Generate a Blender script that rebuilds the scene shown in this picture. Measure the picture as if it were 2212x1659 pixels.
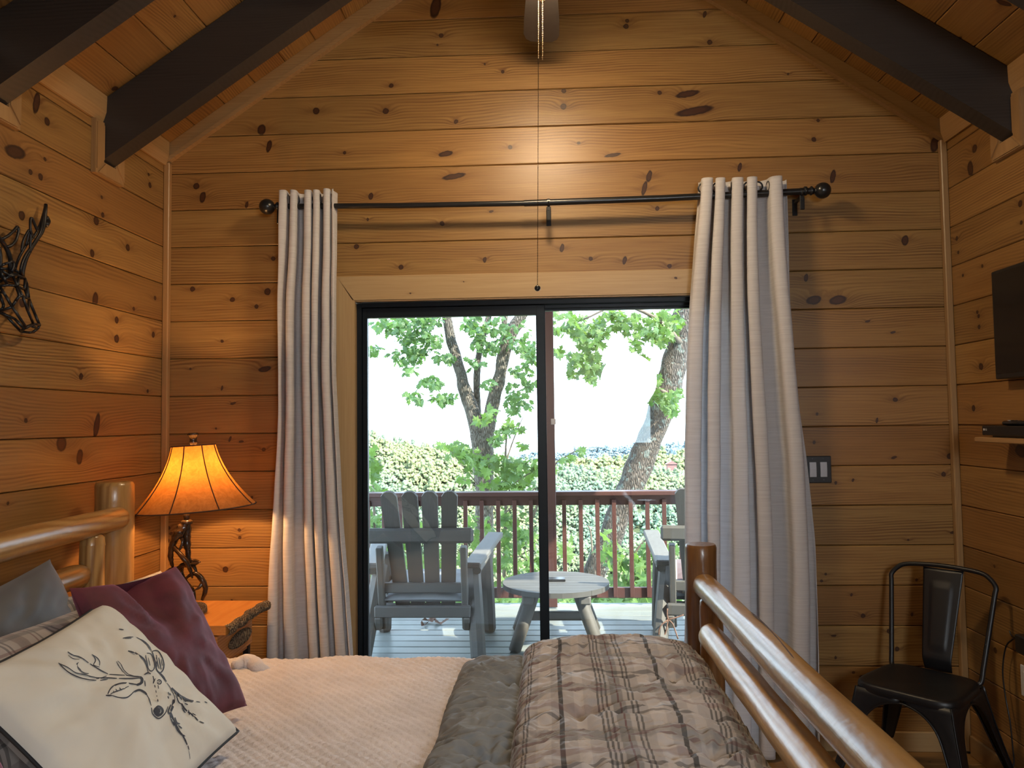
import bpy, math, random
import numpy as np
from mathutils import Vector, Matrix
from mathutils.bvhtree import BVHTree

# ------------------------------------------------------------------ camera, sky, sun, exposure
SC = bpy.context.scene
COL = SC.collection
for o in list(bpy.data.objects):
    bpy.data.objects.remove(o)
F_PX, YAW, PITCH, ROLL = 1650.0, -0.0483793, 0.0489801, -0.0124818
CAM_H = 1.475
D = 3.529                      # far wall (inner face)
XW = 1.82                      # side walls (inner faces)
P = 0.178                      # board exposure
ZT = 2.32468                   # a board joint
cy_, sy_ = math.cos(YAW), math.sin(YAW)
cp_, sp_ = math.cos(PITCH), math.sin(PITCH)
FW = np.array([sy_ * cp_, cy_ * cp_, sp_])
r_ = np.array([cy_, -sy_, 0.0])
u_ = np.cross(r_, FW)
RT = math.cos(ROLL) * r_ + math.sin(ROLL) * u_
UP = -math.sin(ROLL) * r_ + math.cos(ROLL) * u_
CP = np.array([0, 0, CAM_H])
cam_d = bpy.data.cameras.new('camera')
cam = bpy.data.objects.new('camera', cam_d)
COL.objects.link(cam)
cam_d.sensor_width = 36
cam_d.sensor_fit = 'HORIZONTAL'
cam_d.lens = F_PX / 2212 * 36
cam_d.clip_start = 0.02
cam_d.clip_end = 6000
cam.matrix_world = Matrix(((RT[0], UP[0], -FW[0], 0), (RT[1], UP[1], -FW[1], 0), (RT[2], UP[2], -FW[2], CAM_H), (0, 0, 0, 1)))
SC.camera = cam

SC.view_settings.view_transform = 'Standard'
SC.view_settings.look = 'None'
SC.view_settings.gamma = 1
SC.view_settings.use_curve_mapping = False
SC.view_settings.exposure = 0.0
SC.cycles.use_denoising = True
SC.cycles.use_adaptive_sampling = True
SC.cycles.adaptive_threshold = 0.025
SC.cycles.max_bounces = 7
SC.cycles.diffuse_bounces = 3
SC.cycles.glossy_bounces = 3
SC.cycles.transmission_bounces = 8
SC.cycles.transparent_max_bounces = 16
SC.cycles.sample_clamp_indirect = 6
SC.cycles.caustics_reflective = False
SC.cycles.caustics_refractive = False

SKY_STRENGTH = 8.0
SUN_STRENGTH = 20.0
SUN_DIR = Vector((0.62, -0.42, 0.66))      # towards the sun: from the right and a little behind the house
FAN_LIGHT = 150.0
BULB_W = 54.0
FILL_LAMP = 44.0  # glow of the lamp added behind the viewer for fill

world = bpy.data.worlds.new('sky')
SC.world = world
world.use_nodes = True
wt = world.node_tree
wt.nodes.clear()
wo = wt.nodes.new('ShaderNodeOutputWorld')
wb = wt.nodes.new('ShaderNodeBackground')
wc = wt.nodes.new('ShaderNodeTexCoord')
ws = wt.nodes.new('ShaderNodeSeparateXYZ')
wr = wt.nodes.new('ShaderNodeValToRGB')
wt.links.new(wc.outputs['Generated'], ws.inputs[0])
wt.links.new(ws.outputs['Z'], wr.inputs[0])
wr.color_ramp.elements[0].position = 0.0
wr.color_ramp.elements[0].color = (0.70, 0.86, 1.0, 1)
wr.color_ramp.elements[1].position = 0.7
wr.color_ramp.elements[1].color = (0.52, 0.71, 1.0, 1)
wt.links.new(wr.outputs[0], wb.inputs['Color'])
wb.inputs['Strength'].default_value = SKY_STRENGTH
wt.links.new(wb.outputs[0], wo.inputs[0])

sun_d = bpy.data.lights.new('sun', 'SUN')
sun_d.energy = SUN_STRENGTH
sun_d.angle = math.radians(0.6)
sun_d.color = (1.0, 0.93, 0.80)
sun = bpy.data.objects.new('sun', sun_d)
COL.objects.link(sun)
sun.rotation_euler = SUN_DIR.to_track_quat('Z', 'Y').to_euler()
sun.location = (10, -8, 20)


def portal(loc, sx, sy, rot):
    l = bpy.data.lights.new('sky_portal', 'AREA')
    l.shape = 'RECTANGLE'
    l.size, l.size_y = sx, sy
    l.cycles.is_portal = True
    o = bpy.data.objects.new('sky_portal', l)
    COL.objects.link(o)
    o.location = loc
    o.rotation_euler = rot
    return o


portal((0, D + 0.16, 1.03), 1.8, 2.0, (-math.pi / 2, 0, 0))
portal((0.8, -2.37, 1.42), 1.0, 0.56, (math.pi / 2, 0, 0))


# ------------------------------------------------------------------ pixel -> point on a plane of the place
def ray(px, py):
    d = FW + (px - 1106) / F_PX * RT - (py - 829.5) / F_PX * UP
    return d / np.linalg.norm(d)


def oX(px, py, X):
    d = ray(px, py)
    return CP + d * (X / d[0])


def oY(px, py, Y):
    d = ray(px, py)
    return CP + d * (Y / d[1])


def oZ(px, py, Z):
    d = ray(px, py)
    return CP + d * ((Z - CAM_H) / d[2])


# ------------------------------------------------------------------ noise
_rs = np.random.RandomState(7)
_perm = np.concatenate([_rs.permutation(512)] * 3)
_grad = _rs.normal(size=(512, 3))
_grad /= np.linalg.norm(_grad, axis=1)[:, None]


def pn(x, y, z=0.0):
    x, y, z = np.broadcast_arrays(np.asarray(x, float), np.asarray(y, float), np.asarray(z, float))
    xi, yi, zi = np.floor(x).astype(int), np.floor(y).astype(int), np.floor(z).astype(int)
    xf, yf, zf = x - xi, y - yi, z - zi
    u, v, w = [t * t * t * (t * (t * 6 - 15) + 10) for t in (xf, yf, zf)]
    tot = 0
    for dx in (0, 1):
        for dy in (0, 1):
            for dz in (0, 1):
                h = _perm[(_perm[(_perm[(xi + dx) % 512] + yi + dy) % 512] + zi + dz) % 512] % 512
                g = _grad[h]
                dot = g[..., 0] * (xf - dx) + g[..., 1] * (yf - dy) + g[..., 2] * (zf - dz)
                tot = tot + dot * (u if dx else 1 - u) * (v if dy else 1 - v) * (w if dz else 1 - w)
    return tot


# ------------------------------------------------------------------ mesh helpers
def basis(axis):
    a = np.asarray(axis, float)
    a = a / (np.linalg.norm(a) + 1e-12)
    t = np.array([0, 0, 1.0]) if abs(a[2]) < 0.9 else np.array([1.0, 0, 0])
    b = np.cross(t, a)
    b /= np.linalg.norm(b)
    return b, np.cross(a, b), a


class G:
    def __init__(s):
        s.v = []
        s.f = []
        s.uv = None
        s.n = 0

    def add(s, V, Fc):
        V = np.asarray(V, float).reshape(-1, 3)
        s.v.append(V)
        s.f += [tuple(int(i) + s.n for i in f) for f in Fc]
        s.n += len(V)
        return s

    def box(s, c, size, R=None, ch=0.0):
        hx, hy, hz = [k / 2 for k in size]
        c = np.asarray(c, float)
        if ch <= 0:
            V = np.array([(x, y, z) for x in (-hx, hx) for y in (-hy, hy) for z in (-hz, hz)])
            Fc = [(0, 1, 3, 2), (4, 6, 7, 5), (0, 4, 5, 1), (2, 3, 7, 6), (0, 2, 6, 4), (1, 5, 7, 3)]
        else:
            V = []
            idx = {}
            for sx in (-1, 1):
                for sy in (-1, 1):
                    for sz in (-1, 1):
                        for k in range(3):
                            p = [sx * (hx - ch), sy * (hy - ch), sz * (hz - ch)]
                            p[k] = (sx * hx, sy * hy, sz * hz)[k]
                            idx[(sx, sy, sz, k)] = len(V)
                            V.append(p)
            Fc = []
            for k in range(3):
                a, b = [j for j in range(3) if j != k]
                for sg in (-1, 1):
                    q = []
                    for (sa, sb) in ((-1, -1), (1, -1), (1, 1), (-1, 1)):
                        t = [0, 0, 0]
                        t[k] = sg
                        t[a] = sa
                        t[b] = sb
                        q.append(idx[(t[0], t[1], t[2], k)])
                    Fc.append(q)
            for k in range(3):
                a, b = [j for j in range(3) if j != k]
                for sa in (-1, 1):
                    for sb in (-1, 1):
                        q = []
                        for (sk, who) in ((-1, a), (1, a), (1, b), (-1, b)):
                            t = [0, 0, 0]
                            t[k] = sk
                            t[a] = sa
                            t[b] = sb
                            q.append(idx[(t[0], t[1], t[2], who)])
                        Fc.append(q)
            for sx in (-1, 1):
                for sy in (-1, 1):
                    for sz in (-1, 1):
                        Fc.append([idx[(sx, sy, sz, k)] for k in range(3)])
            V = np.array(V)
        if R is not None:
            V = V @ np.asarray(R, float).T
        return s.add(V + c, Fc)

    def beam(s, a, b, w, h, up=(0, 0, 1), ch=0.0):
        """box from a to b, w across, h along 'up'"""
        a, b = np.asarray(a, float), np.asarray(b, float)
        ax = b - a
        L = np.linalg.norm(ax)
        ax = ax / L
        upv = np.asarray(up, float)
        sd = np.cross(ax, upv)
        sd /= np.linalg.norm(sd)
        upv = np.cross(sd, ax)
        return s.box((a + b) / 2, (L, w, h), np.stack([ax, sd, upv], 1), ch)

    def tube(s, path, rad, n=12, wob=0.0, seed=0.0, closed=False, flat=1.0):
        path = np.asarray(path, float)
        m = len(path)
        rad = np.full(m, rad, float) if np.isscalar(rad) else np.asarray(rad, float)
        tang = np.gradient(path, axis=0)
        if closed:
            tang = np.roll(path, -1, 0) - np.roll(path, 1, 0)
        b, c, a = basis(tang[0])
        V = []
        for i in range(m):
            t = tang[i] / (np.linalg.norm(tang[i]) + 1e-12)
            b = b - t * (b @ t)
            b /= np.linalg.norm(b)
            c = np.cross(t, b)
            th = np.arange(n) * 2 * np.pi / n
            r = rad[i] * np.ones(n)
            if wob:
                r = r * (1 + wob * pn(np.cos(th) * 0.9 + seed, np.sin(th) * 0.9 + seed * 2, i * 0.35 + seed))
            V.append(path[i] + np.outer(r * np.cos(th), b) + np.outer(r * np.sin(th) * flat, c))
        V = np.concatenate(V)
        Fc = []
        mm = m if closed else m - 1
        for i in range(mm):
            i2 = (i + 1) % m
            for j in range(n):
                k = (j + 1) % n
                Fc.append((i * n + j, i * n + k, i2 * n + k, i2 * n + j))
        if not closed:
            Fc.append(tuple(range(n - 1, -1, -1)))
            Fc.append(tuple((m - 1) * n + j for j in range(n)))
        return s.add(V, Fc)

    def lathe(s, prof, c=(0, 0, 0), n=24, axis=(0, 0, 1)):
        """prof: (radius, height) list about the axis through c"""
        b, d, a = basis(axis)
        c = np.asarray(c, float)
        V = []
        for r, h in prof:
            th = np.arange(n) * 2 * np.pi / n
            V.append(c + a * h + np.outer(r * np.cos(th), b) + np.outer(r * np.sin(th), d))
        m = len(prof)
        Fc = [(i * n + j, i * n + (j + 1) % n, (i + 1) * n + (j + 1) % n, (i + 1) * n + j) for i in range(m - 1) for j in range(n)]
        Fc.append(tuple(range(n - 1, -1, -1)))
        Fc.append(tuple((m - 1) * n + j for j in range(n)))
        return s.add(np.concatenate(V), Fc)

    def prism(s, poly, off):
        """poly: 3D points of one face, off: extrusion vector"""
        A = np.asarray(poly, float)
        n = len(A)
        B = A + np.asarray(off, float)
        Fc = [tuple(range(n - 1, -1, -1)), tuple(range(n, 2 * n))]
        Fc += [(i, (i + 1) % n, n + (i + 1) % n, n + i) for i in range(n)]
        return s.add(np.concatenate([A, B]), Fc)

    def grid(s, Pts, uv=None, closed_u=False):
        """Pts: (nu, nv, 3)"""
        nu, nv = Pts.shape[:2]
        base = s.n
        idx = np.arange(nu * nv).reshape(nu, nv)
        if closed_u:
            idx = np.concatenate([idx, idx[:1]], 0)
        q = np.stack([idx[:-1, :-1], idx[1:, :-1], idx[1:, 1:], idx[:-1, 1:]], -1).reshape(-1, 4)
        s.add(Pts.reshape(-1, 3), q)
        if uv is not None:
            s.uv = uv.reshape(-1, 2)
        return s

    def verts(s):
        return np.concatenate(s.v)

    def obj(s, name, mat, parent=None, smooth=False, label=None, local=False, origin=None, sharp=None):
        V = s.verts().copy()
        org = np.zeros(3)
        if parent is not None:
            base = np.array(parent.get('_o', (0, 0, 0)), float)
        else:
            base = np.zeros(3)
        if origin is not None:
            org = np.asarray(origin, float)
        V = V - org
        me = bpy.data.meshes.new(name)
        me.from_pydata(V.tolist(), [], s.f)
        if s.uv is not None:
            ul = me.uv_layers.new(name='UVMap')
            li = np.zeros(len(me.loops), dtype=np.int32)
            me.loops.foreach_get('vertex_index', li)
            ul.data.foreach_set('uv', s.uv[li].astype(np.float32).ravel())
        me.validate()
        if smooth:
            me.polygons.foreach_set('use_smooth', [True] * len(me.polygons))
            if sharp:
                me.set_sharp_from_angle(angle=math.radians(sharp))
        me.update()
        if mat:
            me.materials.append(mat)
        o = bpy.data.objects.new(name, me)
        COL.objects.link(o)
        if parent is not None:
            o.parent = parent
        o.location = org - base
        o['_o'] = tuple(float(k) for k in org)
        if label:
            o['label'] = label
        return o


def empty(name, loc, label=None, cat=None, group=None, kind=None):
    o = bpy.data.objects.new(name, None)
    o.empty_display_size = 0.05
    COL.objects.link(o)
    o.location = loc
    o['_o'] = tuple(float(k) for k in loc)
    tag(o, label, cat, group, kind)
    return o


def tag(o, label=None, cat=None, group=None, kind=None):
    if label:
        o['label'] = label
    if cat:
        o['category'] = cat
    if group:
        o['group'] = group
    if kind:
        o['kind'] = kind
    return o


def smooth_path(pts, k=6):
    """Catmull-Rom through points (any dimension)"""
    pts = np.asarray(pts, float)
    Pp = np.concatenate([[2 * pts[0] - pts[1]], pts, [2 * pts[-1] - pts[-2]]])
    out = []
    for i in range(1, len(Pp) - 2):
        p0, p1, p2, p3 = Pp[i - 1:i + 3]
        for t in np.arange(k) / k:
            out.append(0.5 * ((2 * p1) + (-p0 + p2) * t + (2 * p0 - 5 * p1 + 4 * p2 - p3) * t * t + (-p0 + 3 * p1 - 3 * p2 + p3) * t ** 3))
    out.append(pts[-1])
    return np.array(out)


# ------------------------------------------------------------------ materials
class N:
    """tiny node-tree writer"""

    def __init__(s, name):
        s.m = bpy.data.materials.new(name)
        s.m.use_nodes = True
        s.t = s.m.node_tree
        s.t.nodes.clear()
        s.out = s.t.nodes.new('ShaderNodeOutputMaterial')

    def n(s, typ, ins=None, **kw):
        nd = s.t.nodes.new('ShaderNode' + typ)
        for k, v in kw.items():
            setattr(nd, k, v)
        if ins:
            for k, v in ins.items():
                s.set(nd, k, v)
        return nd

    def set(s, nd, k, v):
        if hasattr(v, 'is_output') or isinstance(v, bpy.types.NodeSocket):
            s.t.links.new(v, nd.inputs[k])
        else:
            try:
                nd.inputs[k].default_value = v
            except Exception:
                nd.inputs[k].default_value = (v[0], v[1], v[2], 1)

    def math(s, op, a, b=None, c=None, clamp=False):
        ins = {0: a}
        if b is not None:
            ins[1] = b
        if c is not None:
            ins[2] = c
        return s.n('Math', ins, operation=op, use_clamp=clamp).outputs[0]

    def mix(s, f, a, b, typ='MIX'):
        nd = s.n('Mix', None, data_type='RGBA', blend_type=typ)
        for k, v in ((0, f), (6, a), (7, b)):
            if isinstance(v, bpy.types.NodeSocket):
                s.t.links.new(v, nd.inputs[k])
            elif k == 0:
                nd.inputs[0].default_value = v
            else:
                nd.inputs[k].default_value = (v[0], v[1], v[2], 1)
        return nd.outputs[2]

    def noise(s, vec, scale=5, detail=3, rough=0.5, dist=0.0):
        ins = {'Scale': scale, 'Detail': detail, 'Roughness': rough, 'Distortion': dist}
        if vec is not None:
            ins['Vector'] = vec
        return s.n('TexNoise', ins)

    def ramp(s, f, stops, interp='LINEAR'):
        nd = s.n('ValToRGB', {0: f})
        cr = nd.color_ramp
        cr.interpolation = interp
        while len(cr.elements) < len(stops):
            cr.elements.new(0.5)
        for e, (p, c) in zip(cr.elements, stops):
            e.position = p
            e.color = (c[0], c[1], c[2], 1) if not np.isscalar(c) else (c, c, c, 1)
        return nd.outputs[0]

    def mapping(s, vec, scale=(1, 1, 1), loc=(0, 0, 0), rot=(0, 0, 0)):
        return s.n('Mapping', {'Vector': vec, 'Scale': scale, 'Location': loc, 'Rotation': rot}).outputs[0]

    def bsdf(s, col, rough=0.5, bump=None, bstr=0.3, bdist=0.01, **kw):
        b = s.n('BsdfPrincipled')
        s.set(b, 'Base Color', col)
        s.set(b, 'Roughness', rough)
        for k, v in kw.items():
            s.set(b, k, v)
        if bump is not None:
            bn = s.n('Bump', {'Strength': bstr, 'Distance': bdist, 'Height': bump})
            s.t.links.new(bn.outputs[0], b.inputs['Normal'])
        s.t.links.new(b.outputs[0], s.out.inputs[0])
        return b


def plain(name, col, rough=0.5, metal=0.0, nscale=30, namp=0.12, bstr=0.05, **kw):
    w = N(name)
    tc = w.n('TexCoord').outputs['Object']
    nz = w.noise(tc, nscale, 4).outputs[0]
    f = w.n('MapRange', {0: nz, 1: 0.3, 2: 0.7, 3: 1 - namp, 4: 1 + namp}).outputs[0]
    vm = w.n('VectorMath', {0: (col[0], col[1], col[2])}, operation='SCALE')
    w.t.links.new(f, vm.inputs['Scale'])
    w.bsdf(vm.outputs[0], rough, nz, bstr, 0.003, Metallic=metal, **kw)
    return w.m


NK = 9


def knot_group():
    g = bpy.data.node_groups.new('knot', 'ShaderNodeTree')
    I = g.interface
    I.new_socket('P', in_out='INPUT', socket_type='NodeSocketVector')
    I.new_socket('K', in_out='INPUT', socket_type='NodeSocketVector')
    I.new_socket('E', in_out='INPUT', socket_type='NodeSocketFloat')
    for nm in ('Mask', 'Ring', 'Disp', 'Halo'):
        I.new_socket(nm, in_out='OUTPUT', socket_type='NodeSocketFloat')
    gi = g.nodes.new('NodeGroupInput')
    go = g.nodes.new('NodeGroupOutput')

    def M(op, a, b=None, clamp=False):
        nd = g.nodes.new('ShaderNodeMath')
        nd.operation = op
        nd.use_clamp = clamp
        for i, v in enumerate((a, b)):
            if v is None:
                continue
            if isinstance(v, bpy.types.NodeSocket):
                g.links.new(v, nd.inputs[i])
            else:
                nd.inputs[i].default_value = v
        return nd.outputs[0]
    sp = g.nodes.new('ShaderNodeSeparateXYZ')
    g.links.new(gi.outputs['P'], sp.inputs[0])
    sk = g.nodes.new('ShaderNodeSeparateXYZ')
    g.links.new(gi.outputs['K'], sk.inputs[0])
    size = M('MAXIMUM', sk.outputs[2], 0.0001)
    dx = M('SUBTRACT', sp.outputs[0], sk.outputs[0])
    dz = M('SUBTRACT', sp.outputs[2], sk.outputs[1])
    ux = M('DIVIDE', M('DIVIDE', dx, size), M('MAXIMUM', 1.0, M('MULTIPLY', gi.outputs['E'], -1.0)))
    uz = M('DIVIDE', M('DIVIDE', dz, size), M('MAXIMUM', 1.0, gi.outputs['E']))
    sh = M('MULTIPLY', M('SUBTRACT', M('ABSOLUTE', gi.outputs['E']), 1.0), 0.35)
    ux = M('SUBTRACT', ux, M('MULTIPLY', uz, sh))
    r2 = M('ADD', M('MULTIPLY', ux, ux), M('MULTIPLY', uz, uz))
    r = M('SQRT', r2)
    on = M('GREATER_THAN', sk.outputs[2], 0.0002)
    mask = M('MULTIPLY', M('MULTIPLY', M('SUBTRACT', 1.1, r), 5.0, True), on)
    ring = M('MULTIPLY', M('SUBTRACT', 1.0, M('MULTIPLY', M('ABSOLUTE', M('SUBTRACT', r, 0.85)), 3.5), True), on)
    g.links.new(mask, go.inputs['Mask'])
    g.links.new(ring, go.inputs['Ring'])
    # grain bulges round the knot; wider along the board
    fx = M('MULTIPLY', M('DIVIDE', dx, size), 0.30)
    fz = M('MULTIPLY', M('DIVIDE', dz, size), 0.5)
    e = M('EXPONENT', M('MULTIPLY', M('ADD', M('MULTIPLY', fx, fx), M('MULTIPLY', fz, fz)), -1.0))
    disp = M('MULTIPLY', M('MULTIPLY', M('MULTIPLY', e, size), 2.2), on)
    g.links.new(disp, go.inputs['Disp'])
    hx = M('MULTIPLY', M('DIVIDE', dx, size), 0.22)
    hz = M('MULTIPLY', M('DIVIDE', dz, size), 0.9)
    h = M('EXPONENT', M('MULTIPLY', M('ADD', M('MULTIPLY', hx, hx), M('MULTIPLY', hz, hz)), -1.0))
    g.links.new(M('MULTIPLY', h, on), go.inputs['Halo'])
    return g


KG = knot_group()


def pine(name, light, dark, red, knots=True, axis=0, rough=0.40, ringw=0.013, ringamt=0.75, kcol=(0.022, 0.007, 0.0035), coat=0.0, uniform=False):
    w = N(name)
    tc = w.n('TexCoord').outputs['Object']
    if axis == 1:
        tc = w.mapping(tc, rot=(0, 0, -math.pi / 2))
    elif axis == 2:
        tc = w.mapping(tc, rot=(0, math.pi / 2, 0))
    rnd = w.n('ObjectInfo').outputs['Random']
    off = w.n('CombineXYZ', {0: w.math('MULTIPLY', rnd, 37.0), 1: w.math('MULTIPLY', rnd, 11.0), 2: w.math('MULTIPLY', rnd, 23.0)}).outputs[0]
    disp = ring = mask = halo = None
    if knots:
        wn = w.noise(w.n('VectorMath', {0: tc, 1: off}, operation='ADD').outputs[0], 45, 2).outputs['Color']
        wv = w.n('VectorMath', {0: w.n('VectorMath', {0: wn, 1: (0.5, 0.5, 0.5)}, operation='SUBTRACT').outputs[0], 1: (0.008, 0.008, 0.008)}, operation='MULTIPLY').outputs[0]
        pw = w.n('VectorMath', {0: tc, 1: wv}, operation='ADD').outputs[0]
        for i in range(NK):
            at = w.n('Attribute', attribute_type='OBJECT', attribute_name='k%d' % i)
            ae = w.n('Attribute', attribute_type='OBJECT', attribute_name='e%d' % i)
            kn = w.n('Group')
            kn.node_tree = KG
            w.t.links.new(pw, kn.inputs['P'])
            w.t.links.new(at.outputs['Vector'], kn.inputs['K'])
            w.t.links.new(ae.outputs['Fac'], kn.inputs['E'])
            o = kn.outputs
            if disp is None:
                disp, ring, mask, halo = o['Disp'], o['Ring'], o['Mask'], o['Halo']
            else:
                disp = w.math('ADD', disp, o['Disp'])
                ring = w.math('MAXIMUM', ring, o['Ring'])
                mask = w.math('MAXIMUM', mask, o['Mask'])
                halo = w.math('MAXIMUM', halo, o['Halo'])
    sp = w.n('SeparateXYZ', {0: tc})
    z = sp.outputs[2]
    if disp is not None:
        z = w.math('ADD', z, disp)
    co = w.n('CombineXYZ', {0: sp.outputs[0], 1: sp.outputs[1], 2: z}).outputs[0]
    co = w.n('VectorMath', {0: co, 1: off}, operation='ADD').outputs[0]
    # slow wander of the grain, then rings
    wa = w.noise(w.mapping(co, (1.1, 3, 3.2)), 1.0, 2).outputs[0]
    sz = w.n('SeparateXYZ', {0: co}).outputs[2]
    ph = w.math('ADD', w.math('DIVIDE', sz, ringw), w.math('MULTIPLY', wa, 9.0))
    rg = w.math('ADD', w.math('MULTIPLY', w.math('SINE', w.math('MULTIPLY', ph, 6.283)), 0.5), 0.5)
    rg = w.math('POWER', rg, 1.6)
    rgmod = w.noise(w.mapping(co, (0.8, 2, 9)), 1.0, 2).outputs[0]
    rgm = w.n('MapRange', {0: rgmod, 1: 0.42, 2: 0.62, 3: 0.15, 4: 1.0}).outputs[0]
    fine = w.noise(w.mapping(co, (4, 40, 170)), 1.0, 3, 0.6).outputs[0]
    broad = w.noise(w.mapping(co, (0.7, 4, 14)), 1.0, 2).outputs[0]
    a = w.math('MULTIPLY', w.math('MULTIPLY', rg, rgm), ringamt)
    bfac = w.n('MapRange', {0: broad, 1: 0.35, 2: 0.68, 3: 0.0, 4: 0.75}).outputs[0]
    ffac = w.n('MapRange', {0: fine, 1: 0.35, 2: 0.7, 3: 0.0, 4: 0.5}).outputs[0]
    base = w.mix(w.math('MULTIPLY', rnd, 1.0) if not uniform else 0.3, light, red)
    col = w.mix(w.math('MINIMUM', w.math('ADD', a, ffac), 1.0), base, dark)
    col = w.mix(w.math('MULTIPLY', bfac, 0.55), col, w.mix(0.5, dark, red))
    # each board its own tone
    tone = w.n('MapRange', {0: w.math('FRACT', w.math('MULTIPLY', rnd, 17.3)), 1: 0.0, 2: 1.0, 3: 0.80 if not uniform else 0.95, 4: 1.12 if not uniform else 1.0}).outputs[0]
    vm = w.n('VectorMath', {0: col}, operation='SCALE')
    w.t.links.new(tone, vm.inputs['Scale'])
    col = vm.outputs[0]
    if knots:
        col = w.mix(w.math('MULTIPLY', halo, 0.5), col, (dark[0] * 0.6, dark[1] * 0.5, dark[2] * 0.5))
        col = w.mix(w.math('MULTIPLY', mask, 0.88), col, (kcol[0] * 1.7, kcol[1] * 1.5, kcol[2] * 1.4))
        col = w.mix(w.math('MULTIPLY', ring, 0.95), col, kcol)
    bh = w.math('ADD', w.math('MULTIPLY', fine, 0.5), w.math('MULTIPLY', a, 0.4))
    if coat:      # hand peeled logs: soft facets and shallow dimples under the varnish
        bh = w.math('ADD', bh, w.math('MULTIPLY', w.noise(tc, 13, 3, 0.55).outputs[0], 3.5))
        bh = w.math('ADD', bh, w.math('MULTIPLY', w.noise(w.mapping(tc, (9, 40, 40)), 1.0, 2).outputs[0], 1.5))
    w.bsdf(col, rough, bh, 0.18 if not coat else 0.26, 0.002 if not coat else 0.003, **({'Coat Weight': coat, 'Coat Roughness': 0.18} if coat else {}))
    return w.m


M_ = {}
M_['pine'] = pine('honey pine boards', (0.37, 0.212, 0.067), (0.150, 0.066, 0.018), (0.285, 0.135, 0.039))
M_['pine_trim'] = pine('honey pine trim', (0.40, 0.245, 0.108), (0.24, 0.125, 0.047), (0.34, 0.19, 0.075), knots=False, ringamt=0.25)
M_['pine_trim_y'] = pine('honey pine trim lengthwise', (0.40, 0.245, 0.108), (0.24, 0.125, 0.047), (0.34, 0.19, 0.075), knots=False, ringamt=0.25, axis=1)
M_['pine_trim_z'] = pine('honey pine trim upright', (0.40, 0.245, 0.108), (0.24, 0.125, 0.047), (0.34, 0.19, 0.075), knots=False, ringamt=0.25, axis=2)
M_['casing'] = pine('pale pine casing', (0.4128, 0.2838, 0.1419), (0.2924, 0.1720, 0.0774), (0.3698, 0.2408, 0.1118), knots=True, ringw=0.03, ringamt=0.3)
M_['casing_z'] = pine('pale pine casing upright', (0.4128, 0.2838, 0.1419), (0.2924, 0.1720, 0.0774), (0.3698, 0.2408, 0.1118), knots=False, axis=2, ringw=0.03, ringamt=0.3)
M_['beam'] = pine('dark stained beam', (0.040, 0.033, 0.030), (0.020, 0.016, 0.014), (0.034, 0.027, 0.023), knots=False, rough=0.42)
for k, ax in (('log_y', 1), ('log_z', 2)):
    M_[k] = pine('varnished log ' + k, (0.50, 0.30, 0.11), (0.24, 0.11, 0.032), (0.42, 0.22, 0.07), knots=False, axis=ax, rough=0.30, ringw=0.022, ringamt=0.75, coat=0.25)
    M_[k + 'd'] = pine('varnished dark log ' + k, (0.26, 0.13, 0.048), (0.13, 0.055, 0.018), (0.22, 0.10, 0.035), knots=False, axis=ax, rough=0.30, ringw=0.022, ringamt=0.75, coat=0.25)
M_['table_wood'] = pine('glossy orange tabletop', (0.62, 0.27, 0.07), (0.40, 0.14, 0.03), (0.56, 0.22, 0.05), knots=False, axis=1, rough=0.25, uniform=True)
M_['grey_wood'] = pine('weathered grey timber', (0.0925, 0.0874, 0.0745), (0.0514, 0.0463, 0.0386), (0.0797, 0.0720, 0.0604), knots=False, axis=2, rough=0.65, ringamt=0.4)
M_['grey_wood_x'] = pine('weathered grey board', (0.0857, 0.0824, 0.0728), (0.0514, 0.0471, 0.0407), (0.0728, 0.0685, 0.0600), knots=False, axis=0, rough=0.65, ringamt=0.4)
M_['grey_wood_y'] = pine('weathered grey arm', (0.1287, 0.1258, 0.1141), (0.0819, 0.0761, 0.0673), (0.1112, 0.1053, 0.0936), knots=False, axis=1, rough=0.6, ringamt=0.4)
M_['deck'] = pine('weathered deck board', (0.2022, 0.2246, 0.2078), (0.1236, 0.1320, 0.1207), (0.1741, 0.1853, 0.1685), knots=False, axis=0, rough=0.42, ringamt=0.35)
M_['rail'] = pine('red brown stained rail', (0.0788, 0.0261, 0.0180), (0.0383, 0.0126, 0.0090), (0.0675, 0.0216, 0.0153), knots=False, axis=0, rough=0.5)
M_['rail_z'] = pine('red brown stained baluster', (0.0875, 0.0290, 0.0200), (0.0425, 0.0140, 0.0100), (0.0750, 0.0240, 0.0170), knots=False, axis=2, rough=0.5)
M_['black_frame'] = plain('black aluminium', (0.006, 0.010, 0.015), 0.38, **{'Specular IOR Level': 0.25})
M_['black_metal'] = plain('black powder coat', (0.0055, 0.006, 0.008), 0.42, nscale=60)
M_['black_satin'] = plain('black satin', (0.012, 0.012, 0.013), 0.28)
M_['bronze'] = plain('dark bronze antler', (0.028, 0.016, 0.009), 0.22, nscale=25, namp=0.5, bstr=0.2)
M_['plate'] = plain('black bronze plate', (0.016, 0.017, 0.020), 0.35)
M_['rocker'] = plain('pale grey rocker', (0.55, 0.55, 0.58), 0.35, namp=0.02, bstr=0.0)
M_['screw'] = plain('dark screw', (0.05, 0.05, 0.055), 0.4)
M_['white_plastic'] = plain('white plastic', (0.62, 0.60, 0.58), 0.4, namp=0.02, bstr=0.0)
M_['screen'] = plain('dark tv screen', (0.006, 0.006, 0.007), 0.16, namp=0.02, bstr=0.0)
M_['groove'] = plain('dark joint behind boards', (0.06, 0.025, 0.010), 0.8)
M_['soil'] = plain('leafy green ground', (0.055, 0.075, 0.032), 0.9, nscale=3, namp=0.4)
M_['roofing'] = plain('brown porch soffit', (0.16, 0.10, 0.06), 0.7)
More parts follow.
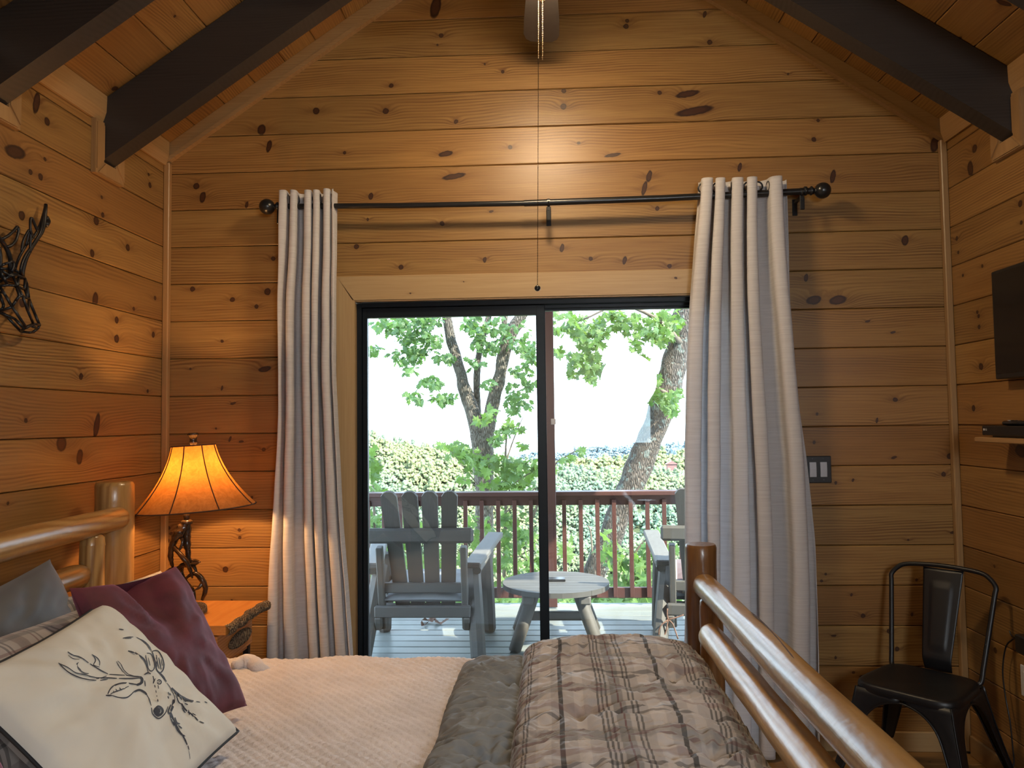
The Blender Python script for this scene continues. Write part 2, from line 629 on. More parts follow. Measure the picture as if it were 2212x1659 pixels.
M_['siding'] = plain('brown outside siding', (0.20, 0.11, 0.06), 0.7)
M_['twig'] = plain('thin grey twig', (0.12, 0.095, 0.07), 0.8)
M_['logo'] = plain('pale print', (0.6, 0.6, 0.6), 0.5, namp=0.0, bstr=0.0)
M_['dry_leaf'] = plain('dry brown leaf', (0.13, 0.065, 0.04), 0.8, nscale=60, namp=0.4)


def glass_mat():
    w = N('door glass')
    fr = w.n('Fresnel', {'IOR': 1.52}).outputs[0]
    f2 = w.math('MULTIPLY', fr, 1.15, clamp=True)
    tr = w.n('BsdfTransparent', {'Color': (0.955, 0.975, 0.965, 1)}).outputs[0]
    gl = w.n('BsdfGlossy', {'Color': (0.92, 0.97, 1.0, 1), 'Roughness': 0.0}).outputs[0]
    mx = w.n('MixShader', {0: f2, 1: tr, 2: gl}).outputs[0]
    # a thin film of dust and smears on the pane
    tc = w.n('TexCoord').outputs['Object']
    nz = w.noise(w.mapping(tc, (1.0, 1.0, 2.2), rot=(0, 0.6, 0)), 1.6, 5, 0.62).outputs[0]
    sm = w.n('MapRange', {0: nz, 1: 0.45, 2: 0.75, 3: 0.002, 4: 0.018}).outputs[0]
    df = w.n('BsdfDiffuse', {'Color': (0.72, 0.80, 0.86, 1)}).outputs[0]
    m2 = w.n('MixShader', {0: sm, 1: mx, 2: df}).outputs[0]
    w.t.links.new(m2, w.out.inputs[0])
    return w.m


M_['glass'] = glass_mat()


def cloth(name, c1, c2, uv=True, slub=(5, 260, 1), rough=0.85, sheen=0.3, weave=0.3, amt=0.8):
    w = N(name)
    tc = w.n('TexCoord').outputs['UV' if uv else 'Object']
    a = w.noise(w.mapping(tc, slub), 1.0, 3, 0.6).outputs[0]
    b = w.noise(w.mapping(tc, (slub[0] * 60, slub[1] * 3, 1)), 1.0, 1).outputs[0]
    f = w.n('MapRange', {0: a, 1: 0.3, 2: 0.7, 3: 0.0, 4: amt}).outputs[0]
    col = w.mix(f, c1, c2)
    h = w.math('ADD', a, w.math('MULTIPLY', b, 0.5))
    b = w.bsdf(col, rough, h, weave, 0.002, **{'Sheen Weight': sheen, 'Sheen Roughness': 0.4})
    tl = w.n('BsdfTranslucent', {'Color': (0.68, 0.68, 0.72, 1)})
    w.t.links.new(w.n('MixShader', {0: 0.42, 1: b.outputs[0], 2: tl.outputs[0]}).outputs[0], w.out.inputs[0])
    return w.m


M_['linen'] = cloth('beige linen curtain', (0.68, 0.64, 0.63), (0.89, 0.855, 0.845), slub=(6, 170, 1), weave=.45, amt=1.0)
M_['velvet'] = None


def velvet():
    w = N('burgundy velvet')
    tc = w.n('TexCoord').outputs['Object']
    a = w.noise(tc, 9, 4, 0.6).outputs[0]
    col = w.mix(w.n('MapRange', {0: a, 1: 0.35, 2: 0.65, 3: 0, 4: 1}).outputs[0], (0.060, 0.006, 0.014), (0.105, 0.011, 0.024))
    w.bsdf(col, 0.75, w.noise(tc, 140, 3).outputs[0], 0.08, 0.002, **{'Sheen Weight': 0.35, 'Sheen Roughness': 0.35, 'Sheen Tint': (0.70, 0.25, 0.36, 1)})
    return w.m


M_['velvet'] = velvet()
M_['cream'] = plain('cream cotton', (0.60, 0.57, 0.50), 0.85, nscale=8, namp=0.04, bstr=0.05)
M_['ink'] = plain('dark grey print ink', (0.035, 0.035, 0.045), 0.8, namp=0.1)
M_['piping'] = plain('black cord piping', (0.010, 0.010, 0.012), 0.75)
M_['greycloth'] = plain('grey sateen pillowcase', (0.060, 0.054, 0.052), 0.6, nscale=5, namp=0.08, **{'Sheen Weight': 0.3})
M_['greylining'] = plain('grey comforter lining', (0.19, 0.20, 0.21), 0.85, nscale=14, namp=0.12, bstr=0.3)


def quilt_mat():
    w = N('pale blush quilt')
    tc = w.n('TexCoord').outputs['Object']
    a = w.noise(tc, 6, 3).outputs[0]
    f = w.noise(tc, 90, 4, 0.6).outputs[0]
    col = w.mix(w.n('MapRange', {0: a, 1: 0.3, 2: 0.7, 3: 0, 4: 1}).outputs[0], (0.60, 0.54, 0.53), (0.72, 0.655, 0.645))
    w.bsdf(col, 0.9, f, 0.8, 0.006)
    return w.m


M_['quilt'] = quilt_mat()


def plaid_mat(name, period, base, lines_x, lines_y, wob=0.004):
    """lines: (position 0..1, width 0..1, colour, strength)"""
    w = N(name)
    uv = w.n('TexCoord').outputs['UV']
    nz = w.noise(w.mapping(uv, (14, 14, 1)), 1.0, 2).outputs['Color']
    wv = w.n('VectorMath', {0: w.n('VectorMath', {0: nz, 1: (0.5, 0.5, 0.5)}, operation='SUBTRACT').outputs[0], 1: (wob, wob, 0)}, operation='MULTIPLY').outputs[0]
    uv2 = w.n('VectorMath', {0: uv, 1: wv}, operation='ADD').outputs[0]
    sp = w.n('SeparateXYZ', {0: uv2})
    col = None
    colr = w.mix(0.0, base, base)
    for ax, lines in ((0, lines_x), (1, lines_y)):
        t = w.math('FRACT', w.math('ADD', w.math('DIVIDE', sp.outputs[ax], period), 50.0))
        for (p, wd, c, st) in lines:
            d = w.math('ABSOLUTE', w.math('SUBTRACT', t, p))
            m = w.math('MULTIPLY', w.math('SUBTRACT', 1.0, w.math('DIVIDE', d, wd / 2)), 6.0, clamp=True)
            colr = w.mix(w.math('MULTIPLY', m, st), colr, c)
    f = w.noise(w.mapping(uv, (300, 300, 1)), 1.0, 2).outputs[0]
    g2 = w.noise(w.mapping(uv, (9, 9, 1)), 1.0, 2).outputs[0]
    vm = w.n('VectorMath', {0: colr}, operation='SCALE')
    w.t.links.new(w.n('MapRange', {0: g2, 1: 0.3, 2: 0.7, 3: 0.88, 4: 1.1}).outputs[0], vm.inputs['Scale'])
    w.bsdf(vm.outputs[0], 0.85, f, 0.25, 0.001, **{'Sheen Weight': 0.2})
    return w.m


TAN, GRY, MAR, BLK, LT = (0.38, 0.345, 0.33), (0.13, 0.13, 0.13), (0.12, 0.036, 0.038), (0.022, 0.022, 0.024), (0.54, 0.49, 0.46)
M_['plaid'] = plaid_mat('tan grey maroon plaid', 0.30, TAN,
                        [(0.08, 0.02, BLK, .7), (0.12, 0.02, BLK, .7), (0.16, 0.02, BLK, .7), (0.26, 0.13, GRY, .6), (0.27, 0.02, MAR, .7), (0.37, 0.02, BLK, .7), (0.41, 0.02, BLK, .7), (0.56, 0.14, LT, .5), (0.73, 0.045, BLK, .85), (0.90, 0.10, LT, .4)],
                        [(0.2, 0.22, GRY, .45), (0.14, 0.03, MAR, .5), (0.26, 0.03, MAR, .5), (0.6, 0.03, BLK, .55), (0.66, 0.03, BLK, .55), (0.85, 0.10, MAR, .35)])
M_['plaid_pale'] = plaid_mat('brown cream plaid', 0.17, (0.36, 0.31, 0.28),
                             [(0.1, 0.05, BLK, .6), (0.2, 0.05, BLK, .6), (0.45, 0.22, (0.16, 0.12, 0.11), .6), (0.75, 0.04, MAR, .6), (0.85, 0.04, BLK, .5)],
                             [(0.15, 0.18, (0.2, 0.16, 0.15), .6), (0.5, 0.05, BLK, .6), (0.6, 0.05, MAR, .5), (0.85, 0.08, GRY, .6)])
M_['check'] = plaid_mat('black grey buffalo check', 0.10, (0.20, 0.20, 0.21), [(0.5, 0.5, BLK, .75)], [(0.5, 0.5, BLK, .75)], 0.0)
M_['stripe'] = plaid_mat('red white striped cushion', 0.16, (0.55, 0.46, 0.36), [(0.2, 0.22, (0.45, 0.05, 0.06), 1.), (0.62, 0.24, (0.10, 0.05, 0.05), 1.)], [], 0.0)


def bark(name, c1, c2, c3, lichen=0.0, scale=1.0, depth=0.03):
    w = N(name)
    tc = w.n('TexCoord').outputs['Object']
    v = w.n('TexVoronoi', {'Vector': w.mapping(tc, (62 * scale, 62 * scale, 13 * scale)), 'Scale': 1.0, 'Randomness': 1.0}, feature='DISTANCE_TO_EDGE').outputs[0]
    nz = w.noise(w.mapping(tc, (60 * scale, 60 * scale, 18 * scale)), 1.0, 5, 0.65).outputs[0]
    h = w.math('ADD', w.n('MapRange', {0: v, 1: 0, 2: 0.35, 3: 0, 4: 1}).outputs[0], w.math('MULTIPLY', nz, 0.8))
    col = w.ramp(h, [(0.25, c1), (0.7, c2), (1.0, c3)])
    if lichen:
        l = w.noise(tc, 11 * scale, 4, 0.6).outputs[0]
        lm = w.n('MapRange', {0: l, 1: 0.56, 2: 0.60, 3: 0, 4: lichen}).outputs[0]
        col = w.mix(lm, col, (0.20, 0.23, 0.20))
    w.bsdf(col, 0.9, h, 0.9, depth)
    return w.m


M_['bark'] = bark('furrowed oak bark', (0.0251, 0.0194, 0.0139), (0.1109, 0.0916, 0.0695), (0.1885, 0.1665, 0.1331))
M_['bark_lichen'] = bark('lichen spotted bark', (0.0267, 0.0214, 0.0161), (0.0910, 0.0696, 0.0535), (0.1499, 0.1232, 0.1018), lichen=0.9)
M_['live_edge'] = bark('live bark edge', (0.02, 0.012, 0.008), (0.14, 0.09, 0.055), (0.42, 0.32, 0.20), scale=2.6, depth=0.012)


def leaf_mat(name, c1, c2, tr):
    w = N(name)
    rnd = w.n('ObjectInfo').outputs['Random']
    geo = w.n('NewGeometry').outputs['Random Per Island']
    f = w.math('FRACT', w.math('ADD', rnd, geo))
    col = w.mix(f, c1, c2)
    df = w.n('BsdfPrincipled', {'Base Color': col, 'Roughness': 0.45}).outputs[0]
    tl = w.n('BsdfTranslucent', {'Color': w.mix(f, tr, (tr[0] * .7, tr[1] * .85, tr[2] * .6))}).outputs[0]
    w.t.links.new(w.n('MixShader', {0: 0.45, 1: df, 2: tl}).outputs[0], w.out.inputs[0])
    return w.m


M_['leaf'] = leaf_mat('oak leaf', (0.0428, 0.1026, 0.0385), (0.0856, 0.1539, 0.0470), (0.1454, 0.2566, 0.0513))
M_['leaf2'] = leaf_mat('maple leaf', (0.0532, 0.1242, 0.0354), (0.1154, 0.1863, 0.0444), (0.1863, 0.3016, 0.0532))


def forest_mat(name, c1, c2, c3):
    w = N(name)
    geo = w.n('NewGeometry').outputs['Random Per Island']
    tc = w.n('TexCoord').outputs['Object']
    nz = w.noise(tc, 1.3, 6, 0.8).outputs[0]
    big = w.noise(tc, 0.02, 2).outputs[0]
    col = w.mix(geo, c1, c2)
    col = w.mix(w.n('MapRange', {0: big, 1: 0.42, 2: 0.62, 3: 0, 4: .7}).outputs[0], col, c3)
    vm = w.n('VectorMath', {0: col}, operation='SCALE')
    w.t.links.new(w.n('MapRange', {0: nz, 1: 0.40, 2: 0.60, 3: 0.75, 4: 1.3}).outputs[0], vm.inputs['Scale'])
    w.bsdf(vm.outputs[0], 0.9, nz, 0.6, 1.0)
    return w.m


M_['forest'] = forest_mat('haze tinted wooded hill', (0.1775, 0.2343, 0.1065), (0.2485, 0.2556, 0.1136), (0.1278, 0.2130, 0.1562))  # greens paled to stand in for haze in the air
M_['forest_far'] = forest_mat('haze blue wooded ridge', (0.1670, 0.2368, 0.2611), (0.1883, 0.2490, 0.2551), (0.1579, 0.2307, 0.2671))  # distance haze mixed into the leaf colour as blue
M_['cabin'] = plain('far red roof', (0.22, 0.11, 0.10), 0.8)

# ------------------------------------------------------------------ ROOM SHELL
def zc(x):
    """ceiling height over x"""
    return 2.81 + 0.672 * (XW - abs(x))


YR = -2.3     # rear wall
rng = random.Random(3)


def set_knots(o, ks):
    for i in range(NK):
        if i < len(ks):
            x, z, s, e = ks[i]
            o['k%d' % i] = [float(x), float(z), float(s)]
            o['e%d' % i] = float(e)
        else:
            o['k%d' % i] = [0.0, 0.0, 0.0]
            o['e%d' % i] = 1.0


def rand_knots(L, h, n=4, big=0.016, x0=0.0):
    ks = []
    for _ in range(n):
        ks.append((x0 + rng.uniform(0.05, L), rng.uniform(0.02, h - 0.02), rng.uniform(0.005, big), rng.choice([1, 1, 1.4, 2.2, -2])))
    return ks


def board(parent, place, s0a, s1a, s0b, s1b, z0, z1, ks, mat, name='plank', th=0.018, g=0.0012, ch=0.0035):
    """place: (origin, dir_s, dir_in(into the wall), dir_up); s0a..: ends at bottom, s0b..: at top; local x runs along, y into the wall, z up"""
    org, ds, di, du = [np.asarray(k, float) for k in place]
    zz0, zz1 = z0 + g, z1 - g

    def lim(z):
        t = (z - z0) / (z1 - z0)
        return s0a + (s0b - s0a) * t, s1a + (s1b - s1a) * t
    prof = [(th, zz0), (ch, zz0), (0, zz0 + ch), (0, zz1 - ch), (ch, zz1), (th, zz1)]
    V = []
    for k in (0, 1):
        for d, z in prof:
            V.append((lim(z)[k], d, z))
    V = np.array(V)
    base = np.array([s0a, 0, z0])
    V = V - base
    n = 6
    Fc = [(0, 1, 2, 3, 4, 5), (11, 10, 9, 8, 7, 6)] + [(i + 1, i, n + i, n + i + 1) for i in range(5)] + [(0, 5, 11, 6)]
    R = np.stack([ds, di, du], 1)
    if np.linalg.det(R) < 0:
        Fc = [tuple(reversed(f)) for f in Fc]
    me = bpy.data.meshes.new(name)
    # local axes are kept for the grain: bake no rotation into the mesh
    me.from_pydata(V.tolist(), [], Fc)
    me.materials.append(mat)
    o = bpy.data.objects.new(name, me)
    COL.objects.link(o)
    if parent is not None:
        o.parent = parent
    if np.linalg.det(R) < 0:          # mirror-free frame: flip the 'into' axis in the mesh instead
        me.vertices.foreach_set('co', (V * np.array([1, -1, 1])).astype(np.float32).ravel())
        R = np.stack([ds, -di, du], 1)
    M = Matrix(R.tolist()).to_4x4()
    M.translation = Vector(org + ds * s0a + du * z0) - Vector(parent.get('_o', (0, 0, 0)) if parent else (0, 0, 0))
    o.matrix_basis = M
    set_knots(o, ks)
    return o


def knots_from_px(lst, fn, sfn):
    """-> {board index: [(s, z, size, elong)]} with absolute s and z"""
    out = {}
    for k in lst:
        x, y, r = k[:3]
        e = k[3] if len(k) > 3 else 1
        pt = fn(x, y)
        s, z = sfn(pt), pt[2]
        i = math.floor((ZT - z) / P)
        dist = np.linalg.norm(pt - CP)
        out.setdefault(i, []).append((s, z, r * 0.55 * dist / F_PX, e))
    for v in out.values():
        v.sort(key=lambda q: -q[2] * abs(q[3]))      # the largest knots first
    return out


KB = [(941, 15, 18, 2.2), (953, 77, 8), (945, 97, 4), (1355, 45, 7), (1352, 57, 9), (1086, 155, 6), (845, 185, 8), (683, 240, 12), (833, 240, 11), (969, 228, 7), (985, 263, 8), (1218, 196, 9), (1217, 230, 11), (1215, 257, 6), (1226, 253, 6), (1425, 200, 7), (1410, 233, 6), (1485, 203, 14, -2.6), (1500, 240, 18, -3), (1522, 31, 6, 2), (1533, 91, 9), (1664, 184, 5), (1677, 199, 5), (1675, 230, 5), (1847, 228, 6), (1767, 260, 6), (1758, 302, 8), (2019, 312, 13, 2), (1598, 361, 7, 2.2), (1799, 381, 9, 2.6), (1911, 378, 7), (1955, 519, 11, 1.6), (1942, 546, 6), (565, 280, 14, 1.3), (581, 316, 9, 2.4), (430, 345, 5), (424, 402, 11), (526, 410, 9), (438, 426, 11, 1.8), (533, 443, 6, 2), (744, 330, 6), (1102, 318, 8), (963, 332, 11, -2.2), (1250, 309, 6), (1250, 318, 6), (1323, 335, 8, -3), (980, 381, 12, -3), (1402, 381, 10, 2.2), (803, 400, 6), (801, 424, 9, 1.5), (955, 483, 9), (770, 533, 9), (749, 575, 6), (866, 577, 9), (1047, 561, 7, 1.5), (1151, 560, 6), (590, 559, 8), (578, 630, 12), (554, 662, 7), (1214, 536, 8, 2), (1210, 565, 5), (1276, 559, 8), (1349, 563, 8, 2), (1420, 450, 8), (1392, 407, 9, 3), (1446, 575, 8), (1799, 550, 6), (1741, 600, 7, 2), (1758, 648, 16, -1.6), (1810, 648, 16, -1.8), (2055, 985, 10, -1.5), (2038, 1025, 8), (1864, 1330, 7), (1920, 1364, 7), (1938, 1402, 7), (1934, 863, 8), (502, 647, 9), (416, 625, 9), (480, 737, 6), (572, 797, 11, -2), (487, 1230, 10), (365, 1141, 6), (370, 1153, 6), (361, 1168, 8), (517, 1145, 6), (518, 1161, 6), (570, 971, 7), (1775, 1255, 5), (1990, 1445, 6)]
KL = [(79, 222, 14, 2.6), (102, 263, 13), (33, 328, 22, -2), (66, 372, 9), (88, 382, 11), (97, 344, 7), (321, 377, 6), (324, 400, 10), (47, 466, 15), (208, 477, 15), (222, 464, 9), (220, 426, 6), (276, 535, 12), (199, 547, 13), (206, 646, 16, 1.5), (335, 644, 8), (252, 691, 12), (252, 732, 14), (331, 723, 10), (48, 655, 14), (289, 667, 7), (133, 958, 26), (172, 987, 17, 1.5), (209, 919, 16, 2.6), (56, 909, 8), (17, 1088, 6), (175, 813, 11), (319, 845, 7)]
KR = [(2115, 706, 8), (2119, 792, 12), (2103, 882, 10), (2114, 683, 7), (2205, 975, 20, -1.4), (2080, 595, 5), (2122, 575, 6), (2105, 321, 13), (2096, 364, 16, 1.5), (2204, 440, 11), (2206, 481, 7), (2067, 515, 8), (2070, 545, 6), (2150, 1405, 9), (2148, 1223, 5), (2111, 674, 6)]
kb = knots_from_px(KB, lambda x, y: oY(x, y, D), lambda p: p[0])
kl = knots_from_px(KL, lambda x, y: oX(x, y, -XW), lambda p: p[1])
kr = knots_from_px(KR, lambda x, y: oX(x, y, XW), lambda p: p[1])

# --- far wall with the door opening
DX0, DX1, DZ1 = -0.912, 0.912, 2.055      # rough opening
wall_b = G()
T = 0.14
for (x0, x1, z0, z1) in ((-XW - T, DX0, -0.1, 2.81), (DX1, XW + T, -0.1, 2.81), (DX0, DX1, DZ1, 2.81)):
    wall_b.box(((x0 + x1) / 2, D + 0.0185 + T / 2, (z0 + z1) / 2), (x1 - x0, T, z1 - z0))
wall_b.prism([(-XW - T, D + 0.0185, 2.81), (XW + T, D + 0.0185, 2.81), (0, D + 0.0185, zc(0) + 0.1)], (0, T, 0))
WB = wall_b.obj('wall_back', M_['groove'])
tag(WB, 'far gable wall of honey pine boards around the glass door', 'wall', kind='structure')
plB = ((0, D, 0), (1, 0, 0), (0, 1, 0), (0, 0, 1))


def xlim(z):
    return min(XW, max(0.0, XW - (z - 2.81) / 0.672))


for i in range(-10, 13):
    z1, z0 = ZT - i * P, ZT - (i + 1) * P
    z0 = max(z0, 0.0)
    if z1 <= z0 + 0.01 or xlim(z0) < 0.06:
        continue
    if xlim(z1) < 0.01:
        z1 = zc(0) - 0.012
    ks = kb.get(i, [])
    segs = [(-xlim(z0), xlim(z0), -xlim(z1), xlim(z1))]
    if z0 < DZ1 - 0.005:
        if z1 > DZ1 + 0.02:      # board that straddles the head of the door: split at the head
            segs = [(-XW, XW, -XW, XW)]
            parts = [(-XW, DX0, z0, z1), (DX1, XW, z0, z1), (DX0, DX1, DZ1, z1)]
            for (a, b, c, d) in parts:
                kk = [(s - a, z - c, r, e) for (s, z, r, e) in ks if a - .02 < s < b + .02][:NK]
                board(WB, plB, a, b, a, b, c, d, kk, M_['pine'])
            continue
        segs = [(-XW, DX0, -XW, DX0), (DX1, XW, DX1, XW)]
    for (a, b, a2, b2) in segs:
        kk = [(s - a, z - z0, r, e) for (s, z, r, e) in ks if a - .05 < s < b + .05][:NK]
        if len(kk) < 3:
            kk += rand_knots(b - a, P, 2, 0.006)
        board(WB, plB, a, b, a2, b2, z0, z1, kk, M_['pine'])

# --- side walls and the rear wall
SIDE = {}
for sgn, nm, kk_, lab in ((-1, 'wall_left', kl, 'left wall of long pine boards behind the bed head'), (1, 'wall_right', kr, 'right wall of long pine boards behind the black metal chair')):
    g = G()
    g.box((sgn * (XW + 0.0185 + T / 2), (YR + D) / 2, 1.355), (T, D - YR, 2.91))
    W = g.obj(nm, M_['groove'])
    tag(W, lab, 'wall', kind='structure')
    SIDE[sgn] = W
    pl = ((sgn * XW, 0, 0), (0, 1, 0), (sgn, 0, 0), (0, 0, 1))
    for i in range(-3, 13):
        z1, z0 = ZT - i * P, max(ZT - (i + 1) * P, 0.0)
        z1 = min(z1, 2.808)
        if z1 < z0 + 0.01:
            continue
        ks = [(s - YR, z - z0, r, e) for (s, z, r, e) in kk_.get(i, [])][:NK]
        ks += rand_knots(1.6, P, max(0, min(4, NK - len(ks))), 0.012, x0=0.6)
        board(W, pl, YR, D, YR, D, z0, z1, ks, M_['pine'])

WRX0, WRX1, WRZ0, WRZ1 = 0.32, 1.30, 1.15, 1.69
g = G()
for (x0, x1, z0, z1) in ((-XW - T, WRX0, -0.1, 2.81), (WRX1, XW + T, -0.1, 2.81), (WRX0, WRX1, -0.1, WRZ0), (WRX0, WRX1, WRZ1, 2.81)):
    g.box(((x0 + x1) / 2, YR - T / 2, (z0 + z1) / 2), (x1 - x0, T, z1 - z0))
g.prism([(-XW - T, YR - T, 2.81), (XW + T, YR - T, 2.81), (0, YR - T, zc(0) + 0.1)], (0, T, 0))
WF = g.obj('wall_rear', M_['pine_trim'])
tag(WF, 'plain pine wall behind the viewer with one small window', 'wall', kind='structure')
win = empty('window_1', ((WRX0 + WRX1) / 2, YR - T / 2, (WRZ0 + WRZ1) / 2), 'small window in the wall behind the viewer', 'window', kind='structure')
g = G()
cx, cz = (WRX0 + WRX1) / 2, (WRZ0 + WRZ1) / 2
for (x, z, sx, sz) in ((WRX0 + 0.02, cz, 0.04, WRZ1 - WRZ0), (WRX1 - 0.02, cz, 0.04, WRZ1 - WRZ0), (cx, WRZ0 + 0.02, WRX1 - WRX0 - 0.08, 0.04), (cx, WRZ1 - 0.02, WRX1 - WRX0 - 0.08, 0.04)):
    g.box((x, YR - T / 2, z), (sx, 0.06, sz))
g.obj('window_frame', M_['black_frame'], win)
G().box((cx, YR - T / 2, cz), (WRX1 - WRX0 - 0.08, 0.005, WRZ1 - WRZ0 - 0.08)).obj('pane', M_['glass'], win)

# --- floor planks
fl = G().box((0, (YR + D) / 2, -0.06), (2 * XW + 0.04, D - YR + 0.04, 0.08)).obj('floor', M_['groove'])
tag(fl, 'honey coloured plank floor of the bedroom', 'floor', kind='structure')
y = D
k = 0
while y > 0.3:
    board(fl, ((0, 0, 0), (1, 0, 0), (0, 0, -1), (0, 1, 0)), -XW, XW, -XW, XW, y - 0.13, y, rand_knots(3.6, 0.13, 2, 0.008), M_['pine'], g=0.0008, ch=0.002)
    y -= 0.13

# --- ceiling: two slopes of boards running along the ridge
ce = G()
th_s = math.atan(0.672)
LS = XW / math.cos(th_s)
SKY0, SKY1, SJ0, SJ1 = -1.95, -0.62, 3, 9          # roof openings added for fill light: y range, board range
for sgn in (-1, 1):
    def sl(t, dz):      # point on the slope, t metres up from the eave
        return sgn * (XW - t * math.cos(th_s)), 2.81 + t * math.sin(th_s) + dz
    tA, tB = SJ0 * 0.1765, SJ1 * 0.1765
    for (t0, t1, y0, y1) in ((0, tA, YR - .1, D + .16), (tB, LS, YR - .1, D + .16), (tA, tB, YR - .1, SKY0), (tA, tB, SKY1, D + .16)):
        q = [sl(t0, .024), sl(t1, .024), sl(t1, .14), sl(t0, .14)]
        ce.prism([(x, y0, z) for x, z in q], (0, y1 - y0, 0))
CE = ce.obj('ceiling', M_['groove'])
tag(CE, 'sloping tongue and groove pine ceiling rising to the ridge', 'ceiling', kind='structure')
for sgn in (-1, 1):
    du = (-sgn * math.cos(th_s), 0, math.sin(th_s))
    di = (sgn * math.sin(th_s), 0, math.cos(th_s))
    pl = ((sgn * XW, 0, 2.81), (0, 1, 0), di, du)
    t = 0.0
    j = 0
    while t < LS - 0.005:
        t1 = min(t + 0.1765, LS - 0.001)
        ks = rand_knots(2.2, 0.17, 6, 0.013, x0=3.5)
        if sgn < 0 and j == 1:
            ks = [(2.62 - YR, 0.10, 0.018, -1.6)] + ks
        if SJ0 <= j < SJ1:
            board(CE, pl, YR, SKY0, YR, SKY0, t, t1, ks, M_['pine'], g=0.001)
            board(CE, pl, SKY1, D, SKY1, D, t, t1, [(k_[0] + YR - SKY1, k_[1], k_[2], k_[3]) for k_ in ks], M_['pine'], g=0.001)
        else:
            board(CE, pl, YR, D, YR, D, t, t1, ks, M_['pine'], g=0.001)
        t = t1
        j += 1

for k_, sgn in ((2, -1), (3, 1)):  # glazed roof openings added to let more daylight into the room
    tA, tB = SJ0 * 0.1765, SJ1 * 0.1765
    tm = (tA + tB) / 2
    dS = np.array([-sgn * math.cos(th_s), 0, math.sin(th_s)])
    dN = np.array([sgn * math.sin(th_s), 0, math.cos(th_s)])
    c_ = np.array([sgn * XW, (SKY0 + SKY1) / 2, 2.81]) + dS * tm + dN * .08
    w_ = empty('window_%d' % k_, c_, 'skylight added in the %s roof slope behind the viewer' % ('left' if sgn < 0 else 'right'), 'fill skylight', kind='structure')
    Rm = np.stack([dS, [0, 1, 0], dN], 1)
    g = G()
    for (a_, b_, sa, sb) in ((-.5 * (tB - tA) + .02, 0, .04, SKY1 - SKY0), (.5 * (tB - tA) - .02, 0, .04, SKY1 - SKY0), (0, -.5 * (SKY1 - SKY0) + .02, tB - tA, .04), (0, .5 * (SKY1 - SKY0) - .02, tB - tA, .04)):
        g.box(c_ + dS * a_ + np.array([0, b_, 0]), (sa, sb, .13), Rm)
    g.obj('window_frame', M_['pine_trim'], w_)
    G().box(c_, (tB - tA - .08, SKY1 - SKY0 - .08, .006), Rm).obj('pane', M_['glass'], w_)
    portal(tuple(c_ + dN * .08), tB - tA, SKY1 - SKY0, (0, -sgn * th_s * -1, 0))

# --- trims
def trim(nm, g, mat, lab):
    o = g.obj(nm, mat)
    return tag(o, lab, 'trim', kind='structure')


def cp(x, y, z):
    return np.array([x, y, z], float)


# corner posts of the far wall
for n_, sgn in ((1, -1), (2, 1)):
    g = G()
    g.box((sgn * (XW - 0.0145), D - 0.0145, 1.37), (0.029, 0.029, 2.72), ch=0.004)
    trim('trim_%d' % n_, g, M_['pine_trim_z'], 'upright square pine strip in the %s corner of the far wall' % ('left' if sgn < 0 else 'right'))
# rake boards under the slopes
for n_, sgn in ((3, -1), (4, 1)):
    g = G()
    for (h0, h1, dep) in ((0.0, 0.088, 0.022), (0.066, 0.090, 0.030)):
        x_o = sgn * (XW - 0.001)
        g.prism([(x_o, D - 0.0005, 2.809 - h0), (x_o, D - 0.0005, 2.809 - h1), (0, D - 0.0005, zc(0) - 0.001 - h1), (0, D - 0.0005, zc(0) - 0.001 - h0)], (0, -dep, 0))
    o = trim('trim_%d' % n_, g, M_['pine_trim'], 'sloping pine rake board along the %s side of the gable' % ('left' if sgn < 0 else 'right'))
# crown strips along the side walls
for n_, sgn in ((5, -1), (6, 1)):
    g = G()
    x = sgn * XW
    g.prism([(x - sgn * 0.001, YR, 2.715), (x - sgn * 0.012, YR, 2.715), (x - sgn * 0.020, YR, 2.735), (x - sgn * 0.028, YR, 2.760), (x - sgn * 0.030, YR, 2.826), (x - sgn * 0.001, YR, 2.806)], (0, D - YR - 0.03, 0))
    trim('trim_%d' % n_, g, M_['pine_trim_y'], 'pine crown strip where the %s wall meets the ceiling' % ('left' if sgn < 0 else 'right'))
# baseboards
for nm, x0, x1, side in (('baseboard_back_left', -XW + 0.03, DX0 - 0.09, 'left'), ('baseboard_back_right', DX1 + 0.09, XW - 0.03, 'right')):
    g = G().box(((x0 + x1) / 2, D - 0.007, 0.043), (x1 - x0, 0.014, 0.086), ch=0.003)
    o = g.obj(nm, M_['casing'])
    tag(o, 'pale pine baseboard on the far wall, %s of the glass door' % side, 'baseboard', kind='structure')
for nm, sgn in (('baseboard_left', -1), ('baseboard_right', 1)):
    g = G().box((sgn * (XW - 0.007), (YR + D) / 2 - 0.02, 0.043), (0.014, D - YR - 0.04, 0.086), ch=0.003)
    o = g.obj(nm, M_['pine_trim_y'])
    tag(o, 'pale pine baseboard along the %s wall' % nm.split('_')[1], 'baseboard', kind='structure')

